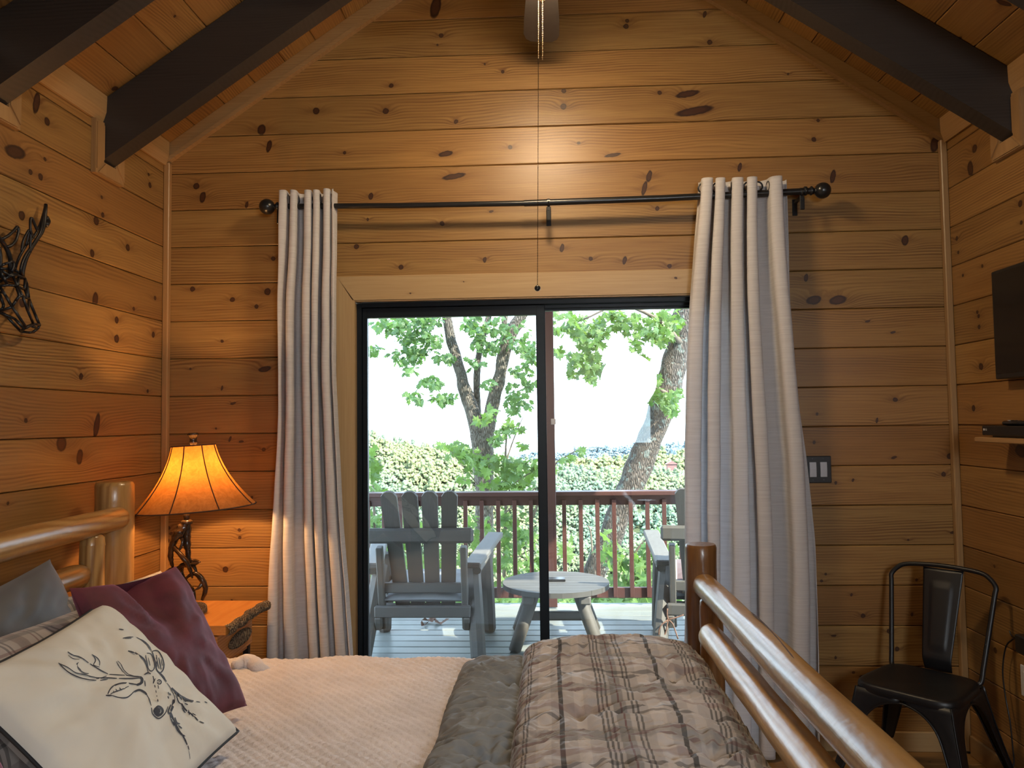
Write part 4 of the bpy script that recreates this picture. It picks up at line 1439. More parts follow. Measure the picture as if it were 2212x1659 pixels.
# a small sprig across the hill and low bushes below the deck
sp_ = empty('vine_sprig', (oY(1200, 1010, 8.6)[0], 8.6, -0.5), 'thin sprig of few leaves beside the porch post', 'plant', 'plants below the deck')
limb(sp_, [(1150, 1120, 5, 0), (1195, 1010, 4, 0), (1225, 985, 3, 0), (1262, 965, 2, 0)], 8.6, M_['twig'], 'stem', 5)
scatter(sp_, [(1220, 985, 22, 10, 10, 8.6), (1248, 972, 14, 8, 5, 8.6), (1203, 1005, 8, 6, 4, 8.6)], MAPLE, 40, 0.10)
bu = empty('leafy_shrub', (0.8, 7.6, -2.5), 'broad leaved shrub behind the right part of the railing', 'shrub', 'plants below the deck')
limb(bu, [(1330, 1500, 14, 0), (1345, 1300, 10, 0), (1370, 1200, 6, 0), (1400, 1160, 4, 0)], 7.7, M_['twig'], 'stem', 6)
scatter(bu, [(1320, 1190, 26, 40, 34, 7.6), (1360, 1235, 40, 40, 70, 7.6), (1420, 1180, 40, 34, 60, 7.6), (1300, 1290, 60, 16, 50, 7.6), (1420, 1290, 60, 18, 60, 7.6), (1220, 1180, 20, 30, 14, 7.9), (1240, 1290, 40, 14, 30, 7.6), (1400, 1230, 50, 30, 50, 7.6)], MAPLE, 220, 0.135)
bu2 = empty('leafy_shrub', (-1.4, 7.4, -2.5), 'pale leafy shrub behind the left end of the railing', 'shrub', 'plants below the deck')
limb(bu2, [(830, 1500, 14, 0), (820, 1300, 10, 0), (810, 1150, 6, 0), (805, 1000, 4, 0)], 7.4, M_['twig'], 'stem', 6)
scatter(bu2, [(800, 1180, 24, 80, 90, 7.4), (850, 1160, 60, 60, 60, 7.8), (820, 1296, 50, 14, 40, 7.4), (900, 1190, 60, 70, 60, 8.2), (980, 1250, 50, 50, 50, 8.2), (795, 975, 12, 26, 14, 7.2), (800, 1005, 16, 22, 14, 7.2), (822, 1056, 22, 5, 8, 7.3), (1090, 1296, 80, 12, 50, 8.0)], MAPLE, 240, 0.125)

# ------------------------------------------------------------------ OUTSIDE: ground, hills, far ridge
gx = np.linspace(-1, 1, 61)
gy = np.linspace(0, 1, 70)
GX, GY = np.meshgrid(gx, gy, indexing='ij')
Yg = 6.7 + GY ** 1.6 * 560
Xg = GX * (14 + Yg * 0.62)


RPTS = [oY(a, b, 370) for a, b in ((300, 880), (700, 905), (790, 931), (900, 962), (1000, 977), (1180, 1005), (1300, 1012), (1500, 1022), (1800, 1030))]
RX, RZ = [p[0] for p in RPTS], [p[2] - 5.0 for p in RPTS]


def hill_z(x, y):
    # near slope falls away, valley, then the wooded hill rising to its ridge
    near = -3.0 - (y - 6.7) * 0.55
    valley = -88 + 0 * y
    rl_ = np.interp(x, RX, RZ)
    s = ((y - 215) / 160).clip(0, 1)
    s = s * s * (3 - 2 * s)
    hill = valley + (rl_ - valley) * s
    hill = hill - 1.1 * (y - 392).clip(0, 1000)
    base = np.maximum(near, hill)
    return base + pn(x * .02, y * .02) * 3 * ((y - 40) / 100).clip(0, 1)


Zg = hill_z(Xg, Yg)
gr = G().grid(np.stack([Xg, Yg, Zg], -1)).obj('ground', M_['soil'], smooth=True)
tag(gr, 'wooded slope falling away below the deck', 'ground', kind='structure')


def ico(sub):
    t = (1 + 5 ** .5) / 2
    V = [(-1, t, 0), (1, t, 0), (-1, -t, 0), (1, -t, 0), (0, -1, t), (0, 1, t), (0, -1, -t), (0, 1, -t), (t, 0, -1), (t, 0, 1), (-t, 0, -1), (-t, 0, 1)]
    V = [np.array(v) / np.linalg.norm(v) for v in V]
    Fc = [(0, 11, 5), (0, 5, 1), (0, 1, 7), (0, 7, 10), (0, 10, 11), (1, 5, 9), (5, 11, 4), (11, 10, 2), (10, 7, 6), (7, 1, 8), (3, 9, 4), (3, 4, 2), (3, 2, 6), (3, 6, 8), (3, 8, 9), (4, 9, 5), (2, 4, 11), (6, 2, 10), (8, 6, 7), (9, 8, 1)]
    for _ in range(sub):
        c = {}
        nf = []

        def mid(a, b):
            k = (min(a, b), max(a, b))
            if k not in c:
                v = V[a] + V[b]
                V.append(v / np.linalg.norm(v))
                c[k] = len(V) - 1
            return c[k]
        for a, b, d in Fc:
            x1, x2, x3 = mid(a, b), mid(b, d), mid(d, a)
            nf += [(a, x1, x3), (b, x2, x1), (d, x3, x2), (x1, x2, x3)]
        Fc = nf
    return np.array(V), np.array(Fc)


OV = np.array([(1, 0, 0), (-1, 0, 0), (0, 1, 0), (0, -1, 0), (0, 0, 1), (0, 0, -1)], float)
OF = np.array([(0, 2, 4), (2, 1, 4), (1, 3, 4), (3, 0, 4), (2, 0, 5), (1, 2, 5), (3, 1, 5), (0, 3, 5)])
NT = 18
crowns = []
for q in range(10):
    Vc = []
    for k in range(NT):
        z = lr.uniform(-.35, 1)
        a_ = lr.uniform(0, 6.28)
        con = q >= 8
        rr_ = (math.sqrt(max(0, 1 - z * z)) if not con else (1 - z) * .42) * lr.uniform(.55, 1)
        ctr = np.array([rr_ * math.cos(a_), rr_ * math.sin(a_), z * (.85 if not con else 1.6)])
        Rq = np.linalg.qr(lr.normal(size=(3, 3)))[0]
        Vc.append((OV * np.array([1, .8, .6]) * lr.uniform(.30, .52)) @ Rq + ctr)
    crowns.append(np.concatenate(Vc))
IF = np.concatenate([OF + 6 * k for k in range(NT)])


def forest(nm, pts, rad, mat, lab):
    Vs, Fs = [], []
    n = 0
    for (x_, y_, z_) in pts:
        c = crowns[lr.randint(10)]
        r = rad * lr.uniform(.6, 1.35)
        a = lr.uniform(0, 6.28)
        ca, sa = math.cos(a), math.sin(a)
        Vs.append(np.stack([c[:, 0] * ca - c[:, 1] * sa, c[:, 0] * sa + c[:, 1] * ca, c[:, 2]], 1) * r + (x_, y_, z_ + r * .4))
        Fs.append(IF + n)
        n += len(c)
    V = np.concatenate(Vs)
    Fc = np.concatenate(Fs)
    me = bpy.data.meshes.new(nm)
    me.vertices.add(len(V))
    me.vertices.foreach_set('co', V.astype(np.float32).ravel())
    me.loops.add(len(Fc) * 3)
    me.loops.foreach_set('vertex_index', Fc.astype(np.int32).ravel())
    me.polygons.add(len(Fc))
    me.polygons.foreach_set('loop_start', np.arange(0, len(Fc) * 3, 3, dtype=np.int32))
    me.update(calc_edges=True)
    me.materials.append(mat)
    o = bpy.data.objects.new(nm, me)
    COL.objects.link(o)
    return tag(o, lab, 'forest', kind='stuff')


pts = []
while len(pts) < 11500:
    y_ = lr.uniform(205, 392)
    x_ = lr.uniform(-0.56, 0.46) * y_
    pts.append((x_, y_, float(hill_z(np.array(x_), np.array(y_)))))
forest('hillside_forest', pts, 2.35, M_['forest'], 'sunlit forest, tinted pale for haze, covering the hill across the valley')
# second, lower ridge to the right and a far one tinted blue for haze
def ridge(nm, Y0, prof, mat, lab, rad, depth, cnt):
    xs = np.linspace(prof[0][0], prof[-1][0], 40)
    zt_ = np.interp(xs, [p[0] for p in prof], [p[1] for p in prof])
    rows = []
    for t in np.linspace(0, 1, 8):
        rows.append(np.stack([xs, np.full_like(xs, Y0 + depth * t), zt_ * 1.0 + (-0.33 * depth) * (1 - t) ** 1.2 + 0 * xs], 1))
    rows.append(np.stack([xs, np.full_like(xs, Y0 + depth * 1.5), zt_ - depth * .4], 1))
    Pg = np.stack(rows, 1)
    o = G().grid(Pg).obj('hill', mat, smooth=True)
    tag(o, lab + ', bare slope below its trees', 'hill', kind='structure')
    pt = []
    for _ in range(cnt):
        t = lr.uniform(0, 1) ** .8
        x_ = lr.uniform(prof[0][0], prof[-1][0])
        z_ = np.interp(x_, xs, zt_) - 0.33 * depth * (1 - t) ** 1.2
        pt.append((x_, Y0 + depth * t, z_))
    forest('ridge_forest', pt, rad, mat, lab)


def rp(px, py, Y):
    q = oY(px, py, Y)
    return (q[0], q[2])


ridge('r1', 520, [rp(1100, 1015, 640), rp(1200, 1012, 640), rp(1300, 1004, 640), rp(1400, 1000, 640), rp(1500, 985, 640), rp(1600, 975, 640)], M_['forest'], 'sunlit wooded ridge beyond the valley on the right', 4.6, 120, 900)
ridge('r2', 1400, [rp(900, 1000, 1700), rp(1180, 985, 1700), rp(1260, 975, 1700), rp(1350, 968, 1700), rp(1450, 966, 1700), rp(1650, 960, 1700)], M_['forest_far'], 'far ridge tinted haze blue near the horizon', 7.5, 300, 1500)
c = oY(1452, 1003, 500)
ca = empty('red_cabin', (c[0], c[1], c[2] - 5), 'tiny cabin with a red roof on the far wooded slope', 'cabin')
g = G().prism([(c[0] - 4, c[1], c[2]), (c[0] + 4, c[1], c[2]), (c[0], c[1], c[2] + 2.2)], (0, 6, 0))
g.obj('roof', M_['cabin'], ca)
G().box((c[0], c[1] + 3, c[2] - 2), (6, 5, 4)).obj('wall', M_['cabin'], ca)

# ------------------------------------------------------------------ CURTAINS AND ROD
YRD = D - 0.10
rod = empty('curtain_rod', (0, YRD, 2.49), 'long black curtain rod with ball ends above the glass door', 'curtain rod')
zl_, zm_, zr_ = oY(600, 446, YRD), oY(1130, 439, YRD), oY(1750, 413, YRD)
G().tube([oY(600, 446, YRD), oY(860, 444, YRD), oY(1140, 439, YRD)], 0.0125, 14).obj('rod_tube', M_['black_satin'], rod, smooth=True, sharp=50)
G().tube([oY(1132, 439.2, YRD), oY(1440, 428, YRD), oY(1752, 412.5, YRD)], 0.0148, 14).obj('rod_tube', M_['black_satin'], rod, smooth=True, sharp=50)
for (px, py, s) in ((577, 446.5, -1), (1777, 411.5, 1)):
    c = oY(px, py, YRD)
    ax = (s, 0, 0.0)
    R0 = 0.036
    prof = [(0.0148, -.085), (0.020, -.082), (0.020, -.072), (0.0145, -.068), (0.013, -.058), (0.021, -.052), (0.019, -.046), (0.012, -.041), (0.010, -.037)]
    prof += [(max(R0 * math.sin(t), 0.0005), -R0 * math.cos(t)) for t in np.linspace(.28, math.pi, 14)]
    G().lathe(prof, c, 22, ax).obj('finial', M_['black_satin'], rod, smooth=True)
for (px, py) in ((1185, 437.5), (1731, 414), (604, 446)):
    c = oY(px, py, YRD)
    e = G()
    e.box((c[0], D - 0.003, c[2] - 0.045), (0.022, 0.005, 0.075), ch=0.001)
    e.box((c[0], (YRD + D) / 2 - 0.002, c[2] - 0.024), (0.013, D - YRD - 0.0, 0.013), ch=0.001)
    th = np.linspace(-.1, math.pi + .1, 9)
    e.tube([(c[0], YRD + 0.018 * math.cos(t), c[2] - 0.018 * math.sin(t) - .001) for t in th], 0.0042, 6)
    e.box((c[0], YRD - 0.006, c[2] - 0.052), (0.020, 0.008, 0.062), ch=0.002)
    e.tube([(c[0], YRD - 0.008, c[2] - 0.035), (c[0], YRD - 0.014, c[2] - 0.035)], 0.004, 8)
    e.tube([(c[0] - 0.006, YRD, c[2]), (c[0] + 0.006, YRD, c[2])], 0.0175, 14)
    e.obj('bracket', M_['black_satin'], rod)


def curtain(nm, left, right, nf, ztop, lab, seed, amp0, amp1, hem=0.015, zpts=None, skew=0.0):
    """left/right: [(z, x)] outline of the hanging cloth"""
    nz, nu = 150, nf * 26
    zz = np.linspace(0, 1, nz)
    z = ztop - (ztop - hem) * zz
    lz, lx = zip(*sorted(left))
    rz, rx = zip(*sorted(right))
    xl_ = np.interp(z, lz, lx)
    xr_ = np.interp(z, rz, rx)
    # smooth the outlines
    ker = np.ones(15) / 15
    xl_ = np.convolve(np.pad(xl_, 7, 'edge'), ker, 'valid')
    xr_ = np.convolve(np.pad(xr_, 7, 'edge'), ker, 'valid')
    u = np.linspace(0, 1, nu)
    U, ZZ = np.meshgrid(u, zz, indexing='ij')
    Z = ztop - (ztop - hem) * ZZ
    # fold phase wanders as the cloth falls
    ph = (U + .035 * np.sin(2 * np.pi * U * 1.0 + seed) + .022 * np.sin(2 * np.pi * U * 2.6 + seed * 2.3)) * nf + (0.25 + .35 * ZZ) * pn(U * 2.0 + seed, ZZ * 1.3 + seed) * np.minimum(ZZ * 6, 1) + skew * ZZ * U * (1 - U)
    amp = amp0 + (amp1 - amp0) * ZZ
    amp = amp * (1 + .9 * pn(U * 3.1 + seed, ZZ * 1.2, 5.0) * np.minimum(ZZ * 5, 1))
    s = np.sin(2 * np.pi * ph)
    yy = YRD - amp * np.sign(s) * np.abs(s) ** 0.8
    w = (xr_ - xl_)[None, :]
    xx = xl_[None, :] + w * (U + 0.0) + (-np.sin(4 * np.pi * ph)) * (0.16 / nf) * w * (1 - .3 * ZZ)
    xx = xx + 0.004 * pn(U * 9, ZZ * 9, seed)
    yy = yy + 0.003 * pn(U * 14, ZZ * 12, seed + 3) + 0.006 * pn(U * 5 + 2, ZZ * 22, seed + 3) * ZZ * 0.5
    Z = Z + (ZZ < 0.012) * 0.006 * pn(U * 10, 0, seed)
    Pc = np.stack([xx, yy, Z], -1)
    uv = np.stack([U * nf * .23, Z], -1)
    xc = (xl_[0] + xr_[0]) / 2
    e = empty(nm, (xc, YRD, hem), lab, 'curtain', 'linen curtains')
    back = Pc + np.array([0, 0.0028, 0])
    g = G()
    g.grid(Pc, uv)
    cl = g.obj('curtain_panel', M_['linen'], e, smooth=True)
    md = cl.modifiers.new('thick', 'SOLIDIFY')
    md.thickness = 0.003
    md.offset = 0
    # grommets where the cloth crosses the rod
    jz = int(np.argmin(np.abs(z - (ztop - 0.034))))
    for k in range(1, 2 * nf):
        uu = k / (2 * nf)
        iu = min(int(uu * (nu - 1)), nu - 2)
        c = np.array([Pc[iu, jz, 0], YRD, Pc[iu, jz, 2]])
        tv = Pc[min(iu + 2, nu - 1), jz] - Pc[max(iu - 2, 0), jz]
        nv = np.array([tv[1], -tv[0], 0])
        nv /= np.linalg.norm(nv) + 1e-9
        b, dd, a = basis(nv)
        t = np.linspace(0, 2 * np.pi, 18, endpoint=False)
        G().tube([c + b * .021 * math.cos(q) + dd * .021 * math.sin(q) for q in t], 0.0038, 6, closed=True).obj('grommet', M_['black_satin'], e, smooth=True)
    return e


def xz(lst, dy=0.0):
    out = []
    for px, py in lst:
        q = oY(px, py, YRD + dy)
        out.append((q[2], q[0]))
    return out


curtain('curtain', xz([(612, 420), (610, 550), (604, 650), (604, 900), (598, 1050), (590, 1200), (585, 1425), (583, 1600)]), xz([(726, 420), (727, 550), (725, 800), (731, 950), (742, 1150), (765, 1425), (772, 1600)]), 5, 2.545,
        'beige linen curtain at the left end of the rod beside the lamp', 1.3, 0.040, 0.030)
curtain('curtain', xz([(1507, 400), (1493, 560), (1484, 700), (1478, 900), (1475, 1100), (1475, 1600)]), xz([(1697, 400), (1706, 600), (1722, 800), (1744, 1000), (1760, 1200), (1770, 1450), (1773, 1600)]), 5, 2.548,
        'wide beige linen curtain at the right end of the rod beside the switches', 4.1, 0.042, 0.040)

# ------------------------------------------------------------------ SWITCH PLATE
a, b = oY(1747, 985, D), oY(1796, 1043, D)
sx0, sx1, sz0, sz1 = b[0] - 0.118, b[0], b[2], a[2]
sw = empty('switch_plate', ((sx0 + sx1) / 2, D, sz0), 'black wall plate with two grey rocker switches beside the right curtain', 'switch')
G().box(((sx0 + sx1) / 2, D - 0.0035, (sz0 + sz1) / 2), (sx1 - sx0, 0.007, sz1 - sz0), ch=0.003).obj('plate', M_['plate'], sw)
for k in (0, 1):
    cx = sx0 + (sx1 - sx0) * (0.30 + .40 * k)
    cz = (sz0 + sz1) / 2
    G().box((cx, D - 0.0085, cz + 0.016), (0.030, 0.005, 0.034), np.array([[1, 0, 0], [0, 1, .06], [0, -.06, 1]]), ch=0.001).box((cx, D - 0.0085, cz - 0.0165), (0.030, 0.005, 0.034), np.array([[1, 0, 0], [0, 1, -.06], [0, .06, 1]]), ch=0.001).obj('rocker', M_['rocker'], sw)
    for s in (-1, 1):
        G().lathe([(0.0035, 0), (0.0035, .0015), (0.001, .002)], (cx, D - 0.007, cz + s * 0.048), 10, (0, -1, 0)).obj('screw', M_['screw'], sw)

# ------------------------------------------------------------------ TV, SHELF, BOX, REMOTE, OUTLET, CABLE
XT = 1.76
q0, q1 = oX(2139, 588, XT), oX(2149, 820, XT)
tv = empty('television', (XW, q0[1] - .46, q1[2]), 'flat black television fixed to the right wall', 'television')
y0, y1 = q0[1] - 0.98, q0[1]
zc_ = (q0[2] + q1[2]) / 2
G().box((XT + 0.016, (y0 + y1) / 2, zc_), (0.028, y1 - y0, q0[2] - q1[2]), ch=0.004).obj('housing', M_['black_satin'], tv)
G().box((XT + 0.0005, (y0 + y1) / 2, zc_ + 0.004), (0.003, y1 - y0 - 0.024, q0[2] - q1[2] - 0.034), ch=0.0005).obj('screen', M_['screen'], tv)
G().box((XT + 0.045, (y0 + y1) / 2, zc_), (0.032, 0.30, 0.22), ch=0.003).obj('wall_mount', M_['black_satin'], tv)
XS = 1.68
a = oX(2104, 944, XS)
zsh = a[2]
yend = a[1]
shl = G().box(((XS + XW) / 2, yend - 0.25, zsh - 0.010), (XW - XS - 0.001, 0.50, 0.020), ch=0.003).obj('wall_shelf', M_['pine_trim_y'])
tag(shl, 'narrow wooden shelf on the right wall under the television', 'shelf')
XB = 1.70
a = oX(2121, 930, XB)
bx = empty('media_box', (XB + .05, a[1] - .12, zsh), 'thin black player box with a tiny mark on the wall shelf', 'media player')
by = a[1]
g = G()
g.box((XB + 0.055, by - 0.135, zsh + 0.026), (0.11, 0.27, 0.038), ch=0.003)
g.box((XB + 0.060, by - 0.155, zsh + 0.0045), (0.09, 0.22, 0.008))
g.obj('case', M_['black_satin'], bx)
# the small round emblem and letters on its front
e = G()
cc = cp(XB - 0.0004, by - 0.016, zsh + 0.030)
e.lathe([(0.0045, 0), (0.0045, .0006)], cc, 14, (-1, 0, 0))
e.obj('emblem', M_['logo'], bx)
cu = bpy.data.curves.new('lettering', 'FONT')
cu.body = 'LG'
cu.size = 0.011
cu.extrude = 0.0002
tx_o = bpy.data.objects.new('lettering', cu)
COL.objects.link(tx_o)
cu.materials.append(M_['logo'])
bpy.context.view_layer.update()
tm_ = bpy.data.meshes.new_from_object(tx_o.evaluated_get(bpy.context.evaluated_depsgraph_get()))
bpy.data.objects.remove(tx_o)
tx_o = bpy.data.objects.new('lettering', tm_)
COL.objects.link(tx_o)
tx_o.parent = bx
tx_o.matrix_basis = Matrix.Translation(Vector((XB - 0.0006, by - 0.0225, zsh + 0.0265)) - Vector(bx['_o'])) @ Matrix(((0, 0, -1, 0), (-1, 0, 0, 0), (0, 1, 0, 0), (0, 0, 0, 1)))
XM = 1.715
a = oX(2162, 918, XM)
zt2 = zsh + 0.045
rm = empty('remote_control', (XM + .02, a[1] - .08, zt2), 'black remote control lying on the player box', 'remote')
G().tube([(XM + 0.02, a[1], zt2 + .010), (XM + 0.02, a[1] - .006, zt2 + .010), (XM + 0.025, a[1] - 0.16, zt2 + .010), (XM + .025, a[1] - .168, zt2 + .010)], [.010, .020, .020, .010], 12, flat=0.5).obj('body', M_['black_satin'], rm, smooth=True)
for k in range(6):
    G().box((XM + 0.02 + (k % 2 - .5) * .014, a[1] - 0.03 - .022 * (k // 2), zt2 + 0.0200), (0.008, 0.008, 0.002)).obj('button', M_['rocker'] if k == 0 else M_['plate'], rm)

o1, o2 = oX(2205, 1420, XW), oX(2205, 1512, XW)
ot = empty('wall_outlet', (XW, o1[1] - .035, o2[2]), 'white outlet plate low on the right wall', 'outlet')
G().box((XW - 0.003, o1[1] - 0.040, (o1[2] + o2[2]) / 2), (0.006, 0.075, 0.118), ch=0.002).obj('plate', M_['white_plastic'], ot)
for s in (-1, 1):
    G().box((XW - 0.0075, o1[1] - 0.040, (o1[2] + o2[2]) / 2 + s * .022), (0.003, 0.034, 0.030), ch=0.001).obj('socket', M_['white_plastic'], ot)
ad = oX(2199, 1376, XW - .03)
ab = empty('power_adapter', (XW - .03, ad[1] - .04, ad[2]), 'black power adapter above the outlet with a thin cable', 'adapter')
G().box((XW - 0.024, ad[1] - 0.042, ad[2] - 0.020), (0.046, 0.075, 0.070), ch=0.005).obj('adapter_body', M_['black_satin'], ab)
XC = XW - 0.03
path = [oX(2199, 1378, XC), oX(2186, 1382, XC), oX(2172, 1400, XC), oX(2166, 1450, XC), oX(2172, 1505, XC), oX(2182, 1560, XC), oX(2188, 1620, XC), oX(2190, 1650, XC), oX(2178, 1680, XC - .03)]
path.append(cp(path[-1][0] - .02, path[-1][1] - .05, 0.012))
path += [cp(path[-1][0] - .02, path[-1][1] - .25, .006)]
G().tube(smooth_path(path, 6), 0.0032, 6).obj('cable', M_['black_satin'], ab, smooth=True)
path = [oX(2199, 1378, XC), oX(2186, 1374, XC), oX(2180, 1362, XC)]
G().tube(smooth_path(path, 5), [.003] * 10 + [.0016], 6).obj('cable_tie', M_['black_satin'], ab, smooth=True)

# ------------------------------------------------------------------ WIRE STAG HEAD
art = empty('wire_stag_head', (-XW, 2.45, 1.80), 'black metal wire stag head hanging on the left wall', 'wall art')
sc_ = 5.354   # trace scale
BAR = []


def tp(x, y, d):
    return oX(x / sc_, 430 + y / sc_, -XW + d)


def wire(pts, r=0.0042, k=4):
    P3 = np.array([tp(*q) for q in pts])
    if len(P3) > 2 and k > 1:
        P3 = smooth_path(P3, k)
    return P3


antler_r = [([(262, 890, .03), (268, 820, .03), (300, 700, .035), (350, 590, .04), (420, 480, .04), (490, 370, .04), (515, 250, .035), (530, 60, .03)], .0062),
            ([(262, 890, .03), (240, 830, .05), (255, 740, .05), (300, 640, .05), (370, 540, .05), (440, 430, .05), (480, 330, .05), (530, 60, .03)], .0045),
            ([(172, 820, .03), (210, 700, .03), (260, 600, .035), (320, 510, .035), (400, 420, .04), (460, 300, .04), (500, 180, .035), (530, 60, .03)], .0045),
            ([(385, 440, .05), (355, 360, .055), (352, 240, .05), (372, 225, .05), (400, 290, .05), (435, 370, .05)], .0048),
            ([(250, 600, .05), (270, 480, .05), (335, 358, .05), (355, 400, .05), (352, 520, .05), (350, 620, .05)], .0042),
            ([(300, 530, .04), (325, 440, .045), (340, 370, .05)], .0038),
            ([(530, 300, .035), (552, 260, .03), (530, 210, .03)], .010)]
antler_l = [([(120, 870, .03), (128, 760, .03), (110, 660, .035), (70, 560, .035), (0, 465, .04), (-80, 380, .04)], .0075),
            ([(20, 465, .04), (100, 420, .045), (165, 360, .045), (200, 322, .045), (215, 360, .045), (190, 460, .045), (140, 530, .045), (80, 555, .04)], .0050),
            ([(140, 840, .05), (160, 735, .05), (110, 735, .05), (120, 840, .04)], .0050),
            ([(5, 780, .04), (10, 660, .04), (-10, 560, .04)], .0050),
            ([(-80, 380, .04), (-190, 240, .04), (-240, 60, .035)], .0060), ([(-120, 340, .04), (-110, 200, .04), (-150, 130, .04)], .0045)]
head = [[(0, 960, .02), (110, 890, .05), (200, 880, .05), (290, 915, .03)], [(290, 915, .03), (310, 980, .03), (335, 1160, .04), (400, 1320, .05), (455, 1450, .06)], [(290, 915, .03), (285, 1040, .05), (320, 1140, .07)],
        [(0, 1005, .05), (100, 995, .07), (190, 1005, .08), (280, 1045, .05)], [(150, 890, .05), (200, 1005, .08), (265, 1130, .11), (320, 1290, .11), (385, 1440, .09)], [(190, 1020, .08), (225, 1120, .11)],
        [(225, 1120, .11), (275, 1130, .11), (335, 1150, .04)], [(225, 1120, .11), (180, 1180, .10), (140, 1245, .09)], [(140, 1245, .09), (0, 1300, .05)], [(0, 1015, .05), (60, 1110, .08), (140, 1245, .09), (300, 1480, .10)],
        [(0, 1075, .04), (35, 1080, .06)], [(0, 1110, .04), (40, 1220, .05), (38, 1255, .05), (0, 1290, .04)], [(0, 1310, .04), (90, 1370, .04), (240, 1530, .05)], [(0, 1310, .04), (170, 1385, .07), (290, 1510, .09)],
        [(240, 1530, .05), (280, 1490, .09), (385, 1445, .09), (460, 1455, .06), (435, 1500, .06), (380, 1540, .06), (330, 1545, .06), (240, 1530, .05)], [(300, 1490, .10), (385, 1445, .09)],
        [(320, 1290, .11), (335, 1180, .05)], [(0, 870, .04), (80, 980, .05), (40, 900, .05), (0, 830, .04)], [(0, 780, .03), (50, 750, .04), (110, 735, .05)], [(0, 800, .03), (100, 810, .04), (170, 820, .03)],
        [(0, 810, .03), (100, 880, .05), (240, 860, .03), (262, 890, .03)], [(170, 820, .03), (240, 860, .03)], [(215, 900, .04), (205, 1000, .06)], [(385, 1440, .09), (370, 1470, .09), (420, 1490, .07)],
        [(0, 960, .02), (-160, 900, .03), (-180, 1000, .03), (-120, 1150, .04), (0, 1290, .04)], [(0, 1005, .05), (-120, 1020, .05), (-180, 1000, .03)], [(-120, 1020, .05), (0, 1110, .04)], [(-160, 900, .03), (0, 870, .04)], [(0, 780, .03), (-160, 900, .03)]]
for lst in (antler_r, antler_l):
    g = G()
    for pts_, r in lst:
        P3 = wire(pts_)
        g.tube(P3, r * 1.0, 6)
    g.obj('antler', M_['black_metal'], art, smooth=True)
g = G()
for pts_ in head:
    P3 = wire(pts_, k=1)
    for a_, b_ in zip(P3[:-1], P3[1:]):
        g.tube([a_ - (b_ - a_) * .01, b_ + (b_ - a_) * .01], 0.0046, 6)
# stand-off pins to the wall
for q in ((110, 890), (290, 915), (0, 1300)):
    a_ = tp(q[0], q[1], .03)
    g.tube([a_, (-XW + 0.001, a_[1], a_[2])], 0.004, 6)
g.obj('head_frame', M_['black_metal'], art, smooth=True)

# ------------------------------------------------------------------ BED
YF, YN = 2.85, 0.90         # far and near posts
XH, XF = -1.665, 0.545      # head and foot posts
bed = empty('log_bed', ((XH + XF) / 2, (YF + YN) / 2, 0), 'varnished honey log bed with posts and round rails', 'bed')
hb = empty('headboard', (XH, YF, 0))
hb.parent = bed
hb.location = Vector((XH, YF, 0)) - Vector(bed['_o'])
fb = empty('footboard', (XF, YF, 0))
fb.parent = bed
fb.location = Vector((XF, YF, 0)) - Vector(bed['_o'])


def log(name, a, b, r0, r1, mat, parent, bev=0.012, seed=0.0, wob=0.10, n=22, taper=None):
    a, b = np.asarray(a, float), np.asarray(b, float)
    L = np.linalg.norm(b - a)
    ts = [0, bev / L * .35, bev / L] + list(np.linspace(.06, .94, 14)) + [1 - bev / L, 1 - bev / L * .35, 1]
    rs = []
    for t in ts:
        r = r0 + (r1 - r0) * t
        rs.append(r)
    rs = np.array(rs)
    rs[0] *= .80 if taper is None else taper
    rs[1] *= .94
    rs[-1] *= .80 if taper is None else taper
    rs[-2] *= .94
    pts_ = [a + (b - a) * t for t in ts]
    return G().tube(pts_, rs, n, wob=wob, seed=seed).obj(name, mat, parent, smooth=True, sharp=50, origin=a)


zh = oY(246, 1040, YF)[2]
zf = oY(1511, 1175, YF)[2]
for (yy, s) in ((YF, 1), (YN, 2)):
    log('post', (XH, yy, 0), (XH + 0.005, yy, zh), 0.074, 0.070, M_['log_z'], hb, seed=s, bev=0.016, taper=.88)
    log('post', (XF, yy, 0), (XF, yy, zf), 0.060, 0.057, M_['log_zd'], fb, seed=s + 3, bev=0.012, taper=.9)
xr0 = XH + 0.045
log('rail', (xr0, YN + .03, 1.105), (xr0, YF - 0.03, 1.132), .046, .044, M_['log_y'], hb, seed=7, bev=.03, taper=.7, wob=.2)
log('rail', (xr0, YN + .22, .945), (xr0, 2.60, .965), .048, .040, M_['log_y'], hb, seed=8, bev=.05, taper=.55, wob=.2)
for s in (1, -1):
    yb = 2.655 if s > 0 else YN + .2
    log('baluster', (xr0 - .005, yb, .45), (xr0 - .005, yb, 1.098), .043, .041, M_['log_z'], hb, seed=9 + s, bev=.045, taper=.6)
log('rail', (XF - .0, YN - .02, .898), (XF - 0.0, YF - 0.035, .880), .046, .040, M_['log_y'], fb, seed=11, bev=.02, taper=.8, wob=.16)
log('rail', (XF - .022, YN + .20, .772), (XF - .022, 2.62, .757), .046, .040, M_['log_y'], fb, seed=12, bev=.03, taper=.7, wob=.16)
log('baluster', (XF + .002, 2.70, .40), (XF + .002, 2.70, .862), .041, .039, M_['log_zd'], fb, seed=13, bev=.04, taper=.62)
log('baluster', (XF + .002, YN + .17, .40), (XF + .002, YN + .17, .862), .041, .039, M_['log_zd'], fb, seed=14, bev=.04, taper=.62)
# lower side rails and slat board
log('side_rail', (XH, YF, .30), (XF, YF, .30), .05, .05, M_['log_y'], bed, seed=15)
log('side_rail', (XH, YN, .30), (XF, YN, .30), .05, .05, M_['log_y'], bed, seed=16)
